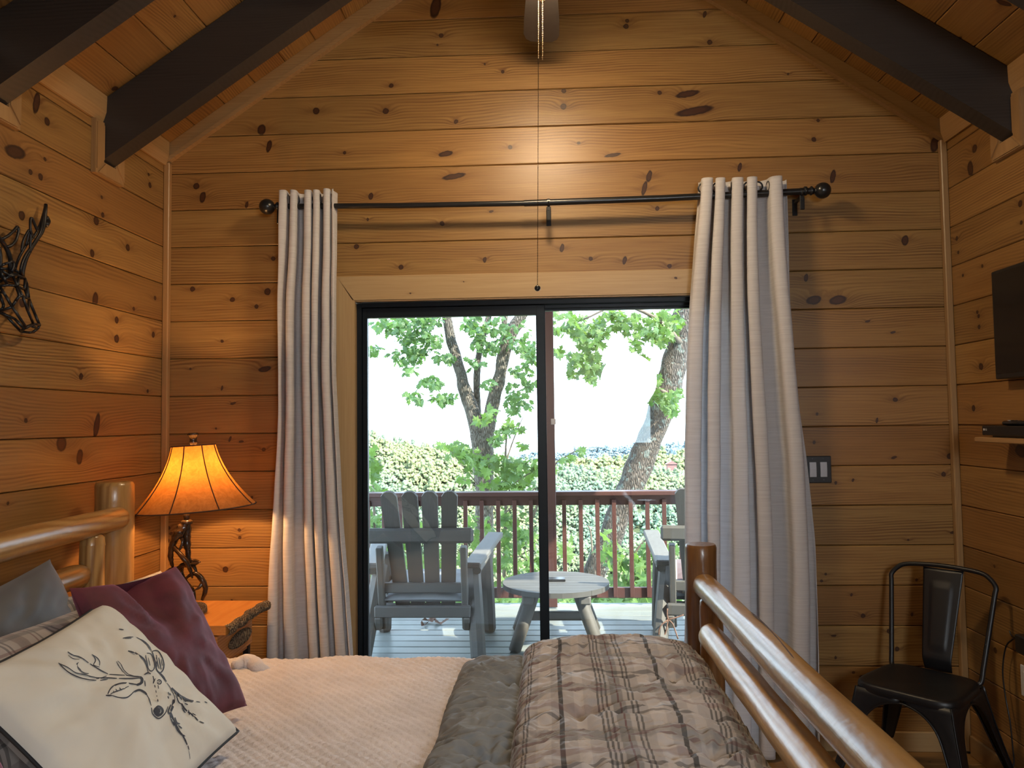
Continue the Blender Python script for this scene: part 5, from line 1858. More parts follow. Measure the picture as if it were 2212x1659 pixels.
# long drying cracks in the logs
g = G()
for k, (px, py) in enumerate(((1640, 1330), (1668, 1362), (1700, 1396), (1722, 1420))):
    pass
crk = [(1622, 1322), (1655, 1352), (1690, 1392), (1716, 1424)]
P3 = []
for px, py in crk:
    d = ray(px, py)
    # where the view line meets the rail's upper skin
    o_ = CP - np.array([XF, 0, .889])
    A_ = d[0] ** 2 + d[2] ** 2
    B_ = o_[0] * d[0] + o_[2] * d[2]
    C_ = o_[0] ** 2 + o_[2] ** 2 - .0425 ** 2
    s_ = B_ * B_ - A_ * C_
    t_ = (-B_ - math.sqrt(max(s_, 0))) / A_
    P3.append(CP + d * t_)
G().tube(smooth_path(P3, 5), [0.0005] + [0.0022] * 14 + [0.0005], 6).obj('crack', M_['groove'], fb)
mt = G().box(((XH + XF) / 2 + 0.0, (YF + YN) / 2, .42), (XF - XH - .16, YF - YN - .10, .30), ch=0.05).obj('mattress', M_['cream'])
tag(mt, 'thick cream mattress hidden under the blush quilt', 'mattress')

# --- quilt
ZQ = 0.600
qx0, qx1, qy0, qy1 = XH + .06, XF - .05, YN - .02, YF + .035


def drop_profile(s, lo, hi, r=.06):
    """s: arc coordinate over [lo-drop, hi+drop] -> (pos, height below top)"""
    pos = s.copy()
    dz = np.zeros_like(s)
    for sg, e_ in ((-1, lo), (1, hi)):
        o = (s - e_) * sg
        t = (o + r) / (r * math.pi / 2)
        m = o > -r
        a_ = np.clip(t, 0, 1) * math.pi / 2
        pos = np.where(m, e_ - sg * r + sg * r * np.sin(a_), pos)
        dz = np.where(m, r * (1 - np.cos(a_)), dz)
        ov = np.where(m, np.clip(o + r - r * math.pi / 2, 0, None), 0)
        dz = dz + ov
    return pos, dz


nu, nv = 430, 400
su = np.linspace(qx0, qx1, nu)
sv = np.linspace(qy0 - .22, qy1 + .22, nv)
SU, SV = np.meshgrid(su, sv, indexing='ij')
PY, DZ = drop_profile(SV, qy0, qy1)
PX = SU


def quilt_h(x, y):
    dia = 0.027
    a_ = (x + y * 1.0) / dia
    b_ = (x - y * 1.0) / dia
    # wavy stitch bands, softly puffed diamonds between
    wv = pn(x * 5, y * 5, 2.0) * .35
    pf = np.abs(np.sin(np.pi * (a_ / 1.414 + wv))) * np.abs(np.sin(np.pi * (b_ / 1.414 + wv)))
    h_ = 0.0075 * pf ** .5
    h_ += 0.016 * pn(x * 2.3, y * 3.1, 1.0) + 0.011 * pn(x * 5 + 3, y * 9, 4.0) + 0.0060 * pn(x * 14, y * 20, 6.0)
    return h_


QZ = ZQ + 0.004 - DZ + quilt_h(PX, SV) * (1 - .4 * (DZ > .02))
QY = PY + (DZ > 0.05) * 0.012 * pn(PX * 7, SV * 2, 9.0) * np.clip(DZ * 6, 0, 1)
g = G().grid(np.stack([PX, QY, QZ], -1))
q_ = g.obj('bed_quilt', M_['quilt'], smooth=True, origin=((qx0 + qx1) / 2, (qy0 + qy1) / 2, ZQ - .25))
tag(q_, 'pale blush quilt stitched in small diamonds covering the bed', 'quilt')

# folded back white edge of the quilt by the burgundy cushion
g = G()
pth = smooth_path([oZ(506, 1428, .632), oZ(524, 1421, .634), oZ(545, 1422, .632), oZ(560, 1432, .625), oZ(585, 1437, .612)], 5)
pth = pth - np.array([0, 0, .018])
g.tube(pth, np.interp(np.linspace(0, 1, len(pth)), [0, .3, .7, 1], [.018, .030, .026, .008]), 14, wob=.2)
tag(g.obj('folded_sheet', M_['quilt'], smooth=True), 'small white fold of sheet at the far edge by the burgundy cushion', 'sheet')

# --- folded comforter at the foot
def roll_shape(x0, x1, y0, y1, zb, zt_, nu, nv, seed, wr, ex=2.6, crink=0.004, tufts=()):
    """a puffy folded bundle: superellipse across x, rounded ends along y"""
    th = np.linspace(math.pi * 1.0, 0.0, nu)
    vv = np.linspace(0, 1, nv)
    TH, VV = np.meshgrid(th, vv, indexing='ij')
    ce_, se_ = np.cos(TH), np.sin(TH)
    cx = np.sign(ce_) * np.abs(ce_) ** (2 / ex)
    sx = np.abs(se_) ** (2 / ex)
    endr = (1 - np.abs(2 * VV - 1) ** 14) ** .5
    X = (x0 + x1) / 2 + (x1 - x0) / 2 * cx * (0.97 + .03 * endr) + 0.010 * pn(VV * 5, seed, 1.0)
    Y = y0 + (y1 - y0) * VV
    big = 0.020 * pn(X * 3 + seed, Y * 2.6, seed) + 0.014 * pn(X * 7 + seed, Y * 5, seed + 2)
    rid = 1 - np.abs(pn(X * 9 + seed + Y * 3, Y * 22 + X * 4, seed + 5)) * 3.0
    rid2 = 1 - np.abs(pn(X * 16 + seed, Y * 46 + pn(X * 7, Y * 6, 1.0) * 6, seed + 7)) * 3.0
    fine = pn(X * 30, Y * 60, seed + 9)
    zz = zb + (zt_ - zb) * sx * endr
    disp = big + crink * rid * 1.7 + crink * .95 * rid2 + .0022 * fine
    tf = 0
    for (tx_, ty_, tr_) in tufts:
        r = np.hypot(X - tx_, (Y - ty_) * 1.4) / tr_
        an = np.arctan2(Y - ty_, X - tx_)
        tf = tf - .035 * np.exp(-r * r * 3.0) + 0.006 * np.sin(an * 9 + seed) * np.exp(-(r - .9) ** 2 * 3)
    disp = disp * np.clip(sx * 1.4, 0.25, 1) + tf * sx
    Z = zz + disp * (0.35 + .65 * endr)
    X = X - (1 - sx) * np.sign(cx) * disp * .8 * -1
    Y = Y + (1 - endr) * 0
    s_x = np.concatenate([[0], np.cumsum(np.hypot(np.diff(X[:, nv // 2]), np.diff(Z[:, nv // 2])))])
    uv = np.stack([np.broadcast_to(s_x[:, None], X.shape) + 0.012 * pn(X * 4, Y * 4, 3.0), Y + 0.015 * pn(X * 5, Y * 2, 8.0)], -1)
    return np.stack([X, Y, Z], -1), uv


cf = empty('folded_comforter', (.20, 2.0, ZQ), 'puffy plaid comforter with grey lining folded along the foot of the bed', 'comforter')
Pl, uvl = roll_shape(-.325, -.045, YN + .02, YF - .06, ZQ - .03, ZQ + .062, 150, 480, 3.0, 1, ex=2.4, crink=.0080, tufts=[(-.12, 2.44, .10), (-.16, 1.9, .10)])
G().grid(Pl, uvl).obj('grey_lining', M_['greylining'], cf, smooth=True, label='wrinkled grey lining edge')
Pl, uvl = roll_shape(-.105, .500, YN + .02, YF - .03, ZQ + .0, ZQ + .128, 270, 600, 8.0, 1, ex=3.4, crink=.0068, tufts=[(.07, 2.52, .12), (.35, 2.28, .10), (.08, 2.02, .12), (.36, 1.80, .10), (.1, 1.6, .1)])
G().grid(Pl, uvl).obj('plaid_cover', M_['plaid'], cf, smooth=True, label='tan, grey and maroon plaid side')

# --- cushions and pillows
put_cushion('pillow', [cp(-1.47, 1.66, .72), cp(-1.42, 2.37, .76), cp(-1.50, 2.24, 1.080), cp(-1.53, 1.58, .98)], .080, M_['greycloth'],
            'smooth grey pillow leaning on the headboard log rail', 'pillow', 'pillows at the bed head', sag=.06, seed=2.2, wr=.008)
put_cushion('pillow', [cp(-1.17, 1.40, .70), cp(-1.17, 2.20, .70), cp(-1.35, 2.22, .955), cp(-1.36, 1.35, .985)], .085, M_['plaid_pale'],
            'brown and cream plaid pillow in front of the grey pillow, at the left edge', 'pillow', 'pillows at the bed head', sag=.05, seed=5.0, wr=.012)
put_cushion('pillow', [cp(-1.33, 2.18, .66), cp(-1.30, 2.78, .66), cp(-1.43, 2.76, .945), cp(-1.46, 2.20, .97)], .085, M_['plaid_pale'],
            'plaid pillow peeking out behind the burgundy cushion near the bed post', 'pillow', 'pillows at the bed head', sag=.06, seed=9.0, wr=.014)


def dentf(A, B):
    # karate chop from the middle of the top edge
    return 0.075 * np.exp(-((A + .05) / .22) ** 2) * np.clip((B + .1), 0, 1) ** 1.0 + 0.02 * np.exp(-((A - B * .3) / .12) ** 2) * np.clip(B, 0, 1)


put_cushion('throw_cushion', [cp(-.985, 1.81, .665), cp(-.905, 2.262, .645), cp(-1.19, 2.39, 1.030), cp(-1.25, 1.945, 1.058)], .075, M_['velvet'],
            'burgundy velvet cushion behind the deer cushion, its top edge dented', 'cushion', 'burgundy velvet cushions', sag=.085, seed=6.3, wr=.011, dent=dentf, power=.42)
deer, DF = put_cushion('deer_cushion', [cp(-.85, 1.50, .625), cp(-.835, 2.025, .665), cp(-1.19, 2.005, 1.012), cp(-1.205, 1.50, .962)], .070, M_['cream'],
                       'cream cushion printed with a grey stag head sketch and edged with black cord', 'cushion', back_mat=M_['check'], pipe=M_['piping'], sag=.055, seed=3.7, wr=.017, power=.40)
put_cushion('throw_cushion', [cp(-.90, .90, .60), cp(-.85, 1.38, .60), cp(-1.035, 1.33, .985), cp(-1.10, .90, .99)], .070, M_['velvet'],
            'burgundy velvet cushion in front, cut off by the lower left corner', 'cushion', 'burgundy velvet cushions', sag=.06, seed=8.0, wr=.006)

# --- the printed stag: ink strokes lying on the cushion cloth
INK = [
    (5, [(450, 830), (500, 880), (560, 920), (640, 950), (740, 965)]), (4, [(455, 835), (520, 865), (580, 905), (650, 920), (700, 935), (770, 945), (820, 930)]),
    (4, [(590, 830), (600, 870), (640, 905), (690, 915)]), (4, [(602, 825), (588, 850), (625, 890)]), (4, [(520, 745), (560, 770), (600, 780), (640, 800), (680, 830)]), (5, [(690, 835), (730, 860), (780, 890), (830, 915)]),
    (3, [(525, 770), (560, 795), (610, 803)]), (4, [(705, 765), (745, 790), (765, 820), (765, 850)]), (4, [(715, 770), (735, 810), (720, 845), (765, 862)]), (5, [(740, 952), (820, 945), (900, 950)]), (5, [(915, 950), (1000, 950), (1080, 945)]),
    (4, [(770, 965), (830, 955)]), (4, [(840, 918), (900, 922), (960, 925)]), (5, [(970, 926), (1030, 932), (1090, 938)]), (3, [(895, 820), (920, 860), (950, 900), (975, 925)]), (3, [(905, 815), (930, 840), (950, 880), (985, 915), (1030, 930)]),
    (7, [(985, 738), (1030, 750)]), (4, [(1030, 750), (1080, 780), (1110, 810), (1130, 860), (1140, 900)]), (3, [(1040, 748), (1100, 790), (1125, 825)]), (5, [(915, 570), (950, 575)]), (4, [(945, 640), (985, 632), (1025, 630)]), (3, [(960, 642), (1010, 640)]),
    (3, [(1050, 632), (1090, 655), (1130, 690), (1155, 730)]), (3, [(1070, 643), (1110, 663), (1150, 703), (1165, 740)]), (5, [(1170, 740), (1210, 735), (1240, 770), (1260, 830), (1255, 880), (1230, 905), (1205, 880), (1195, 820), (1180, 770), (1170, 740)]),
    (4, [(1205, 770), (1212, 830), (1225, 875)]), (4, [(1222, 790), (1232, 840), (1240, 880)]), (3, [(1200, 790), (1208, 860)]), (3, [(1240, 800), (1248, 850)]), (4, [(1120, 770), (1130, 820), (1145, 880), (1170, 890), (1190, 860), (1180, 800), (1160, 760), (1130, 755)]), (3, [(1140, 790), (1155, 850)]),
    (6, [(830, 1070), (850, 1030), (890, 1000), (950, 985), (1010, 990), (1050, 995)]), (12, [(1050, 1000), (1085, 985), (1092, 955), (1080, 940)]), (7, [(815, 1080), (860, 1080)]), (5, [(860, 1080), (920, 1097), (970, 1097), (1000, 1080), (1030, 1050)]), (9, [(1030, 1052), (1070, 1038), (1110, 1055), (1130, 1075)]),
    (4, [(850, 1070), (880, 1055), (930, 1038), (990, 1010)]), (4, [(890, 1032), (905, 1052)]), (4, [(918, 1022), (935, 1042)]), (4, [(945, 1012), (962, 1032)]), (3, [(870, 1045), (880, 1058)]), (5, [(1110, 920), (1140, 905), (1160, 915)]), (5, [(1112, 965), (1118, 1010)]), (4, [(1130, 1075), (1150, 1115), (1163, 1160)]),
    (5, [(1165, 1175), (1172, 1220), (1200, 1250), (1225, 1257), (1250, 1240), (1275, 1210), (1292, 1165)]), (10, [(1185, 1190), (1215, 1165), (1245, 1183), (1248, 1212), (1218, 1235), (1192, 1216), (1185, 1190)]), (22, [(1195, 1198), (1232, 1195)]), (16, [(1205, 1218), (1228, 1215)]),
    (5, [(1210, 972), (1222, 960), (1238, 970), (1236, 988), (1220, 993), (1210, 980)]), (7, [(1221, 975), (1226, 978)]), (4, [(1175, 930), (1185, 960), (1178, 985)]), (4, [(1195, 950), (1180, 990)]), (3, [(1215, 1000), (1222, 1030)]), (4, [(1190, 1000), (1195, 1020)]), (3, [(1200, 1040), (1203, 1060)]), (3, [(1207, 1080), (1209, 1090)]), (4, [(1213, 1110), (1218, 1130)]),
    (7, [(1215, 895), (1250, 930), (1280, 975)]), (3, [(1285, 985), (1310, 1020), (1330, 1060), (1345, 1100), (1338, 1150), (1310, 1190)]), (4, [(1295, 1055), (1303, 1075)]), (4, [(1308, 1062), (1312, 1080)]), (4, [(1290, 1085), (1297, 1105)]),
    (8, [(1320, 1022), (1360, 1060), (1400, 1090), (1450, 1115), (1490, 1125)]), (5, [(1345, 1055), (1370, 1090)]), (5, [(1380, 1085), (1400, 1115)]), (5, [(1410, 1105), (1430, 1130)]), (4, [(1510, 1128), (1540, 1133)]), (4, [(1575, 1128), (1595, 1138)]),
    (5, [(1360, 1090), (1375, 1130), (1395, 1145)]), (8, [(1395, 1140), (1415, 1175), (1440, 1200)]), (7, [(1445, 1205), (1475, 1225), (1490, 1245)]), (6, [(1495, 1240), (1525, 1275)]), (4, [(1535, 1280), (1570, 1295)]), (5, [(1420, 1140), (1445, 1150)]), (5, [(1400, 1175), (1425, 1215)]), (5, [(1450, 1190), (1460, 1235)]), (4, [(1480, 1215), (1510, 1235)]),
    (10, [(1335, 1110), (1330, 1160), (1315, 1205)]), (7, [(1315, 1150), (1295, 1200), (1300, 1225)]), (13, [(1310, 1210), (1325, 1260), (1345, 1310)]), (10, [(1345, 1290), (1370, 1345), (1400, 1385)]), (7, [(1395, 1370), (1420, 1415), (1440, 1460)]), (6, [(1345, 1250), (1360, 1290), (1385, 1300)]), (5, [(1370, 1310), (1400, 1335)]), (5, [(1400, 1380), (1425, 1395)]), (4, [(1445, 1465), (1455, 1500)]), (2, [(1452, 1505), (1458, 1540), (1462, 1570)])]
_fv = DF.reshape(-1, 3)
_n1, _n2 = DF.shape[:2]
_ix = np.arange(_n1 * _n2).reshape(_n1, _n2)
_fq = np.stack([_ix[:-1, :-1], _ix[1:, :-1], _ix[1:, 1:], _ix[:-1, 1:]], -1).reshape(-1, 4)
bvh = BVHTree.FromPolygons([Vector(v) for v in _fv], [tuple(int(i) for i in f) for f in _fq])
g = G()
cvec = Vector(CP)
for w_, pl_ in INK:
    sm = smooth_path(pl_, 4) if len(pl_) > 2 else np.array([pl_[0], [(pl_[0][0] + pl_[1][0]) / 2, (pl_[0][1] + pl_[1][1]) / 2], pl_[1]], float)
    tg = np.gradient(sm, axis=0)
    tg /= np.linalg.norm(tg, axis=1)[:, None] + 1e-9
    nr_ = np.stack([-tg[:, 1], tg[:, 0]], 1)
    m = len(sm)
    wid = w_ * .95 * (0.55 + .45 * np.sin(np.linspace(.25, math.pi - .25, m))) * (1 + .25 * pn(np.arange(m) * .9, w_ * 3.3, 1.0))
    rows = []
    ok = True
    for i in range(m):
        row = []
        for sg in (-1, 1):
            q2 = sm[i] + sg * nr_[i] * wid[i]
            hit = bvh.ray_cast(cvec, Vector(ray(q2[0] / 3.568, 1200 + q2[1] / 3.568)))
            if hit[0] is None:
                ok = False
                break
            nn = hit[1] if hit[1].dot(cvec - hit[0]) > 0 else -hit[1]
            row.append(np.array(hit[0] + nn * 0.0012))
        if not ok:
            break
        rows.append(row)
    if ok:
        g.grid(np.array(rows))
g.obj('stag_print', M_['ink'], deer, label='dark grey sketch of a stag head with antlers')['kind'] = 'stuff'

# ------------------------------------------------------------------ NIGHTSTAND
ns = empty('nightstand', (-1.54, 3.13, 0), 'wooden nightstand with a bark edged top beside the bed head', 'nightstand')
NX0, NX1, NY0, NY1, NZ = -1.79, -1.262, 2.935, 3.352, .700
g = G()
edge = [(NX1 + .006 * math.sin(k * 1.7) + .006 * math.sin(k * .6), NY0 + (NY1 - NY0) * k / 12) for k in range(13)]
g.prism([(NX0, NY0, NZ), ] + [(a_, b_, NZ) for a_, b_ in edge] + [(NX0, NY1, NZ)], (0, 0, -.036))
g.obj('table_top', M_['table_wood'], ns)
# bark strip on the front edge
nb, mb = 60, 12
Pb = np.zeros((nb, mb, 3))
for i in range(nb):
    t = i / (nb - 1)
    yy = NY0 + (NY1 - NY0) * t
    xx = np.interp(yy, [e_[1] for e_ in edge], [e_[0] for e_ in edge])
    for j in range(mb):
        a_ = j / (mb - 1)
        bul = math.sin(a_ * math.pi) ** .7
        r = .014 + .014 * float(pn(t * 16, a_ * 3, 2.0)) + .007 * float(pn(t * 45, a_ * 8, 5.0))
        Pb[i, j] = (xx - .004 + bul * (r + .006), yy, NZ + .002 - (.046 + .006 * float(pn(t * 9, 1.0))) * a_)
g = G().grid(Pb)
g.obj('bark_edge', M_['live_edge'], ns, smooth=True, label='rough live bark edge')
g = G().box((NX0 + .26, (NY0 + NY1) / 2 - .02, NZ - .036 - .075), (.43, .36, .15))
g.obj('drawer_case', M_['table_wood'], ns)
dw = G().box((NX1 - .045, (NY0 + NY1) / 2 - .03, NZ - .036 - .068), (.022, .35, .125), ch=.003).obj('drawer_front', M_['table_wood'], ns)
th = np.linspace(0, 2 * math.pi, 20, endpoint=False)
g = G()
rows = []
for (s, d) in ((1.0, 0), (.96, .008), (.8, .014), (.4, .017), (.02, .018)):
    rows.append([(NX1 - .034 + d + .002 * float(pn(math.cos(t) * 3, math.sin(t) * 3, s * 9)), NY0 + .22 + .115 * s * math.cos(t), NZ - .108 + .032 * s * math.sin(t)) for t in np.append(th, th[0])])
g.grid(np.array(rows)).obj('bark_pull', M_['live_edge'], dw, smooth=True, label='oval bark drawer pull')
for yy in (NY0 + .03, NY1 - .06):
    for xx in (NX0 + .04, NX1 - .06):
        G().box((xx, yy, (NZ - .036) / 2), (.024, .024, NZ - .036), ch=.002).obj('leg', M_['black_satin'], ns, origin=(xx, yy, 0))

# ------------------------------------------------------------------ LAMP
YL = 3.13
lamp = empty('table_lamp', (oY(403, 1300, YL)[0], YL, NZ), 'lit table lamp of dark antlers with a flared amber shade', 'lamp')
lc = lamp['_o']
tilt_t, tilt_b = oY(424, 962, YL), oY(424, 1097, YL)
axl = (tilt_t - tilt_b)
axl = axl / np.linalg.norm(axl) + cp(-.045, 0, 0)
axl /= np.linalg.norm(axl)
hs = np.linalg.norm(tilt_t - tilt_b)
rb, rtp = .236, .086
nseg, nh = 64, 26
bb, dd, aa = basis(axl)
prof = []
for k in range(nh):
    t = k / (nh - 1)
    r = rtp + (rb - rtp) * (0.38 * t + .62 * t ** 2.1)
    prof.append((r, hs * (1 - t)))
rows = []
for r, h in prof:
    row = []
    for j in range(nseg):
        a_ = j * 2 * math.pi / nseg
        k8 = (a_ * 8 / (2 * math.pi)) % 1
        rr = r * (1 - .012 * (1 - abs(2 * k8 - 1)) * -1 - .012)
        row.append(tilt_b + axl * h + bb * rr * math.cos(a_) + dd * rr * math.sin(a_))
    rows.append(row)
g = G().grid(np.transpose(np.array(rows), (1, 0, 2)), closed_u=True)


def shade_mat():
    w = N('amber parchment shade')
    tc = w.n('TexCoord').outputs['Object']
    a = w.noise(tc, 40, 5, 0.65, 1.5).outputs[0]
    b = w.noise(tc, 7, 3).outputs[0]
    f = w.n('MapRange', {0: w.math('ADD', w.math('MULTIPLY', a, .6), w.math('MULTIPLY', b, .4)), 1: 0.38, 2: 0.62, 3: 0, 4: 1}).outputs[0]
    c = w.mix(f, (0.36, 0.19, 0.075), (0.50, 0.28, 0.115))
    df = w.n('BsdfDiffuse', {'Color': c}).outputs[0]
    tl = w.n('BsdfTranslucent', {'Color': w.mix(f, (0.095, 0.033, 0.0045), (0.135, 0.050, 0.0075))}).outputs[0]
    w.t.links.new(w.n('MixShader', {0: 0.62, 1: df, 2: tl}).outputs[0], w.out.inputs[0])
    return w.m


M_['shade'] = shade_mat()
shd = g.obj('lamp_shade', M_['shade'], lamp, smooth=True)
M_['lace'] = plain('dark shade lacing', (0.05, 0.02, 0.008), 0.8)
for j in range(8):
    a_ = j * 2 * math.pi / 8 + 0.02
    G().tube([tilt_b + axl * h + (bb * math.cos(a_) + dd * math.sin(a_)) * (r * 1.002) for r, h in prof], .0024, 5).obj('seam', M_['lace'], shd)
for h_, r_ in ((0, rb), (hs, rtp)):
    G().tube([tilt_b + axl * h_ + (bb * math.cos(a_) + dd * math.sin(a_)) * r_ for a_ in np.linspace(0, 2 * math.pi, 48, endpoint=False)], .003, 6, closed=True).obj('shade_rim', M_['lace'], shd)
# finial like a stub of antler
ft = tilt_b + axl * (hs - .012)
G().lathe([(.010, 0), (.013, .018), (.017, .026), (.014, .032), (.015, .044), (.022, .054), (.024, .060), (.020, .064), (.004, .062)], ft, 14, axl).obj('finial', M_['bronze'], lamp, smooth=True)
for j in range(3):
    a_ = j * 2 * math.pi / 3 + .4
    G().tube([ft + axl * .004, ft + axl * .006 + (bb * math.cos(a_) + dd * math.sin(a_)) * rtp], .0018, 5).obj('shade_spider', M_['bronze'], lamp)
LSC = 7.54


def lp(x, y, d=0.0):
    return oY(340 + x / LSC, 1100 + y / LSC, YL + d)


def ant(pts_, rr, sd=0.0, rough=0.0):
    P3 = np.array([lp(*q) for q in pts_])
    R3 = np.array(rr) / LSC * YL / F_PX
    S = smooth_path(np.concatenate([P3, R3[:, None]], 1), 6)
    g = G().tube(S[:, :3], S[:, 3], 12, wob=.2 + rough, seed=sd)
    return g.obj('antler', M_['bronze'], lamp, smooth=True)


G().tube([lp(475, 40), lp(475, 190)], .0125, 14).obj('stem', M_['bronze'], lamp, smooth=True)
G().lathe([(.012, -.012), (.024, -.008), (.026, 0), (.022, .006), (.013, .010)], lp(478, 205), 16).obj('collar', M_['bronze'], lamp, smooth=True)
ant([(480, 210, 0), (420, 290, -.01), (340, 400, -.02), (270, 520, -.02), (230, 640, -.02), (215, 760, -.01), (228, 860, 0), (262, 985, .01)], [55, 82, 85, 62, 50, 42, 34, 10], 1, .25)
ant([(255, 600, -.02), (330, 690, -.03), (420, 790, -.035), (490, 890, -.03), (540, 1000, -.02), (572, 1125, -.02)], [40, 36, 42, 40, 30, 12], 2)
ant([(370, 430, -.01), (408, 510, -.015), (392, 600, -.02), (345, 690, -.025)], [30, 26, 22, 14], 3)
ant([(485, 215, 0), (478, 400, .01), (485, 560, .01), (500, 700, .01), (512, 830, .01), (590, 930, .02), (642, 1035, .02)], [62, 68, 60, 46, 42, 32, 14], 4, .25)
ant([(130, 1012, 0), (220, 970, .0), (330, 965, .01), (430, 905, .01), (560, 905, 0), (695, 862, -.01)], [6, 20, 34, 44, 42, 8], 5)
ant([(470, 790, .01), (560, 835, .02), (630, 845, .02), (700, 862, .0)], [16, 26, 30, 8], 6)
ant([(450, 1150, .01), (515, 1085, 0), (600, 1050, -.01), (680, 1090, -.01), (745, 1180, -.01), (782, 1280, 0), (770, 1380, 0), (728, 1480, 0)], [12, 26, 34, 44, 46, 42, 36, 24], 7)
ant([(735, 1190, -.01), (680, 1275, -.02), (600, 1322, -.03)], [34, 26, 8], 8)
ant([(400, 920, .02), (390, 1030, .03), (440, 1160, .02), (520, 1260, .01), (580, 1340, 0), (600, 1480, 0)], [42, 38, 40, 40, 36, 30], 9)
ant([(420, 900, .02), (330, 1020, .03), (240, 1060, .02), (160, 1075, .0), (105, 1120, -.01), (50, 1168, -.02)], [36, 30, 34, 44, 30, 6], 10)
ant([(400, 1060, .03), (380, 1200, .03), (340, 1340, .02), (330, 1480, .01)], [40, 42, 40, 34], 11)
bcx = lp(455, 1480)[0]
G().lathe([(.084, 0), (.086, .006), (.084, .024), (.078, .030), (.01, .031)], (bcx, YL, NZ), 26).obj('base', M_['live_edge'], lamp, smooth=True, sharp=60)
# bulb
bc = tilt_b + axl * (hs * .36)


def emit(name, col, st):
    w = N(name)
    e = w.n('Emission', {'Color': (col[0], col[1], col[2], 1), 'Strength': st})
    w.t.links.new(e.outputs[0], w.out.inputs[0])
    return w.m


G().lathe([(.010, -.05), (.014, -.03), (.028, -.005), (.030, .012), (.024, .030), (.010, .038), (.001, .040)], bc, 16, axl).obj('bulb', emit('warm bulb', (1.0, 0.55, 0.22), 6), lamp, smooth=True)
bl = bpy.data.lights.new('bulb_light', 'POINT')
bl.energy = BULB_W
bl.color = (1.0, 0.53, 0.20)
bl.shadow_soft_size = .035
blo = bpy.data.objects.new('bulb_light', bl)
COL.objects.link(blo)
blo.parent = lamp
blo.location = Vector(bc) + Vector(axl) * 0.030 - Vector(lamp['_o'])

# ------------------------------------------------------------------ BLACK METAL CHAIR
chx, chy = 1.425, 3.105
fang = math.atan2(-.70, -.715)     # facing direction
ch = empty('metal_chair', (0, 0, 0), 'black metal cafe chair with a hooped back in the right corner', 'chair')
SH, SF = .170, .445
# seat: dished rounded square with a turned down rim
n = 28
th = np.linspace(0, 2 * math.pi, 64, endpoint=False)


def sq(t, a_, ex=5.0):
    c_, s_ = math.cos(t), math.sin(t)
    r = a_ / (abs(c_) ** ex + abs(s_) ** ex) ** (1 / ex)
    x_, y_ = r * c_, r * s_
    return x_ * (1 + .04 * y_ / a_), y_


rows = []
for (s, dz) in ((.02, -.010), (.3, -.009), (.6, -.006), (.8, -.002), (.9, .001), (.97, .0), (1.0, -.006), (1.01, -.022), (1.0, -.030)):
    rows.append([(sq(t, SH + .012)[0] * s, sq(t, SH + .012)[1] * s, SF + dz) for t in th])
G().grid(np.transpose(np.array(rows), (1, 0, 2)), closed_u=True).obj('seat', M_['black_metal'], ch, smooth=True)
# legs: each a folded sheet whose two wings flare into the apron arch
zs = np.array([0, .03, .10, .18, .25, .30, .335, .36, .378, .39, .397, .401, .425])
wd = np.array([.022, .024, .033, .042, .050, .057, .068, .085, .105, .128, .150, .171, .171])


def corner(sx, sy, z):
    sp_l = (.425 - z)
    k = .07 / .425 * sp_l + .03 * (sp_l / .425) ** 2
    return np.array([sx * (SH + .004 + k), sy * (SH + .004 + k * (1.05 if sy < 0 else .85)), z])


for sx in (-1, 1):
    for sy in (-1, 1):
        g = G()
        for ax_ in (0, 1):
            rows = []
            for z, w_ in zip(zs, wd):
                c_ = corner(sx, sy, z)
                d_ = np.zeros(3)
                d_[ax_] = -(sx if ax_ == 0 else sy)
                w2 = min(w_, abs(c_[ax_]))
                rr = .010
                row = []
                for t in (0.0, .06, .25, .5, .8, 1.0):
                    p3 = c_ + d_ * w2 * t
                    other = 1 - ax_
                    if t < .25:
                        p3 = p3.copy()
                        p3[other] -= (sx if other == 0 else sy) * rr * (1 - t / .25) * .5
                    if .2 < t < .6 and z < .33:
                        p3 = p3.copy()
                        p3[other] -= (sx if other == 0 else sy) * .002
                    row.append(p3)
                rows.append(row)
            g.grid(np.array(rows))
        o_ = g.obj('leg', M_['black_metal'], ch, smooth=True, sharp=45, origin=corner(sx, sy, 0))
        md = o_.modifiers.new('sheet', 'SOLIDIFY')
        md.thickness = .003
        # rubber foot
        c_ = corner(sx, sy, 0)
        G().box((c_[0] - sx * .012, c_[1] - sy * .012, .006), (.028, .028, .012), ch=.003).obj('rubber_foot', M_['black_satin'], o_)
        # rolled edge bead along the arch
bead = []
for sx in (-1, 1):
    for ax_ in (0, 1):
        for sy in (-1, 1):
            pass
g = G()
for ax_, sg in ((0, -1), (0, 1), (1, -1), (1, 1)):
    pts_ = []
    for side in (-1, 1):
        sub = []
        for z, w_ in zip(zs[:-1], wd[:-1]):
            if z < .1:
                continue
            s0, s1_ = (side, sg) if ax_ == 0 else (sg, side)
            c_ = corner(s0, s1_, z)
            c_[ax_] -= side * min(w_, abs(c_[ax_]))
            sub.append(c_)
        pts_ += sub if side < 0 else sub[::-1]
    g.tube(smooth_path(pts_, 3), .0038, 6)
g.obj('rolled_edge', M_['black_metal'], ch, smooth=True)
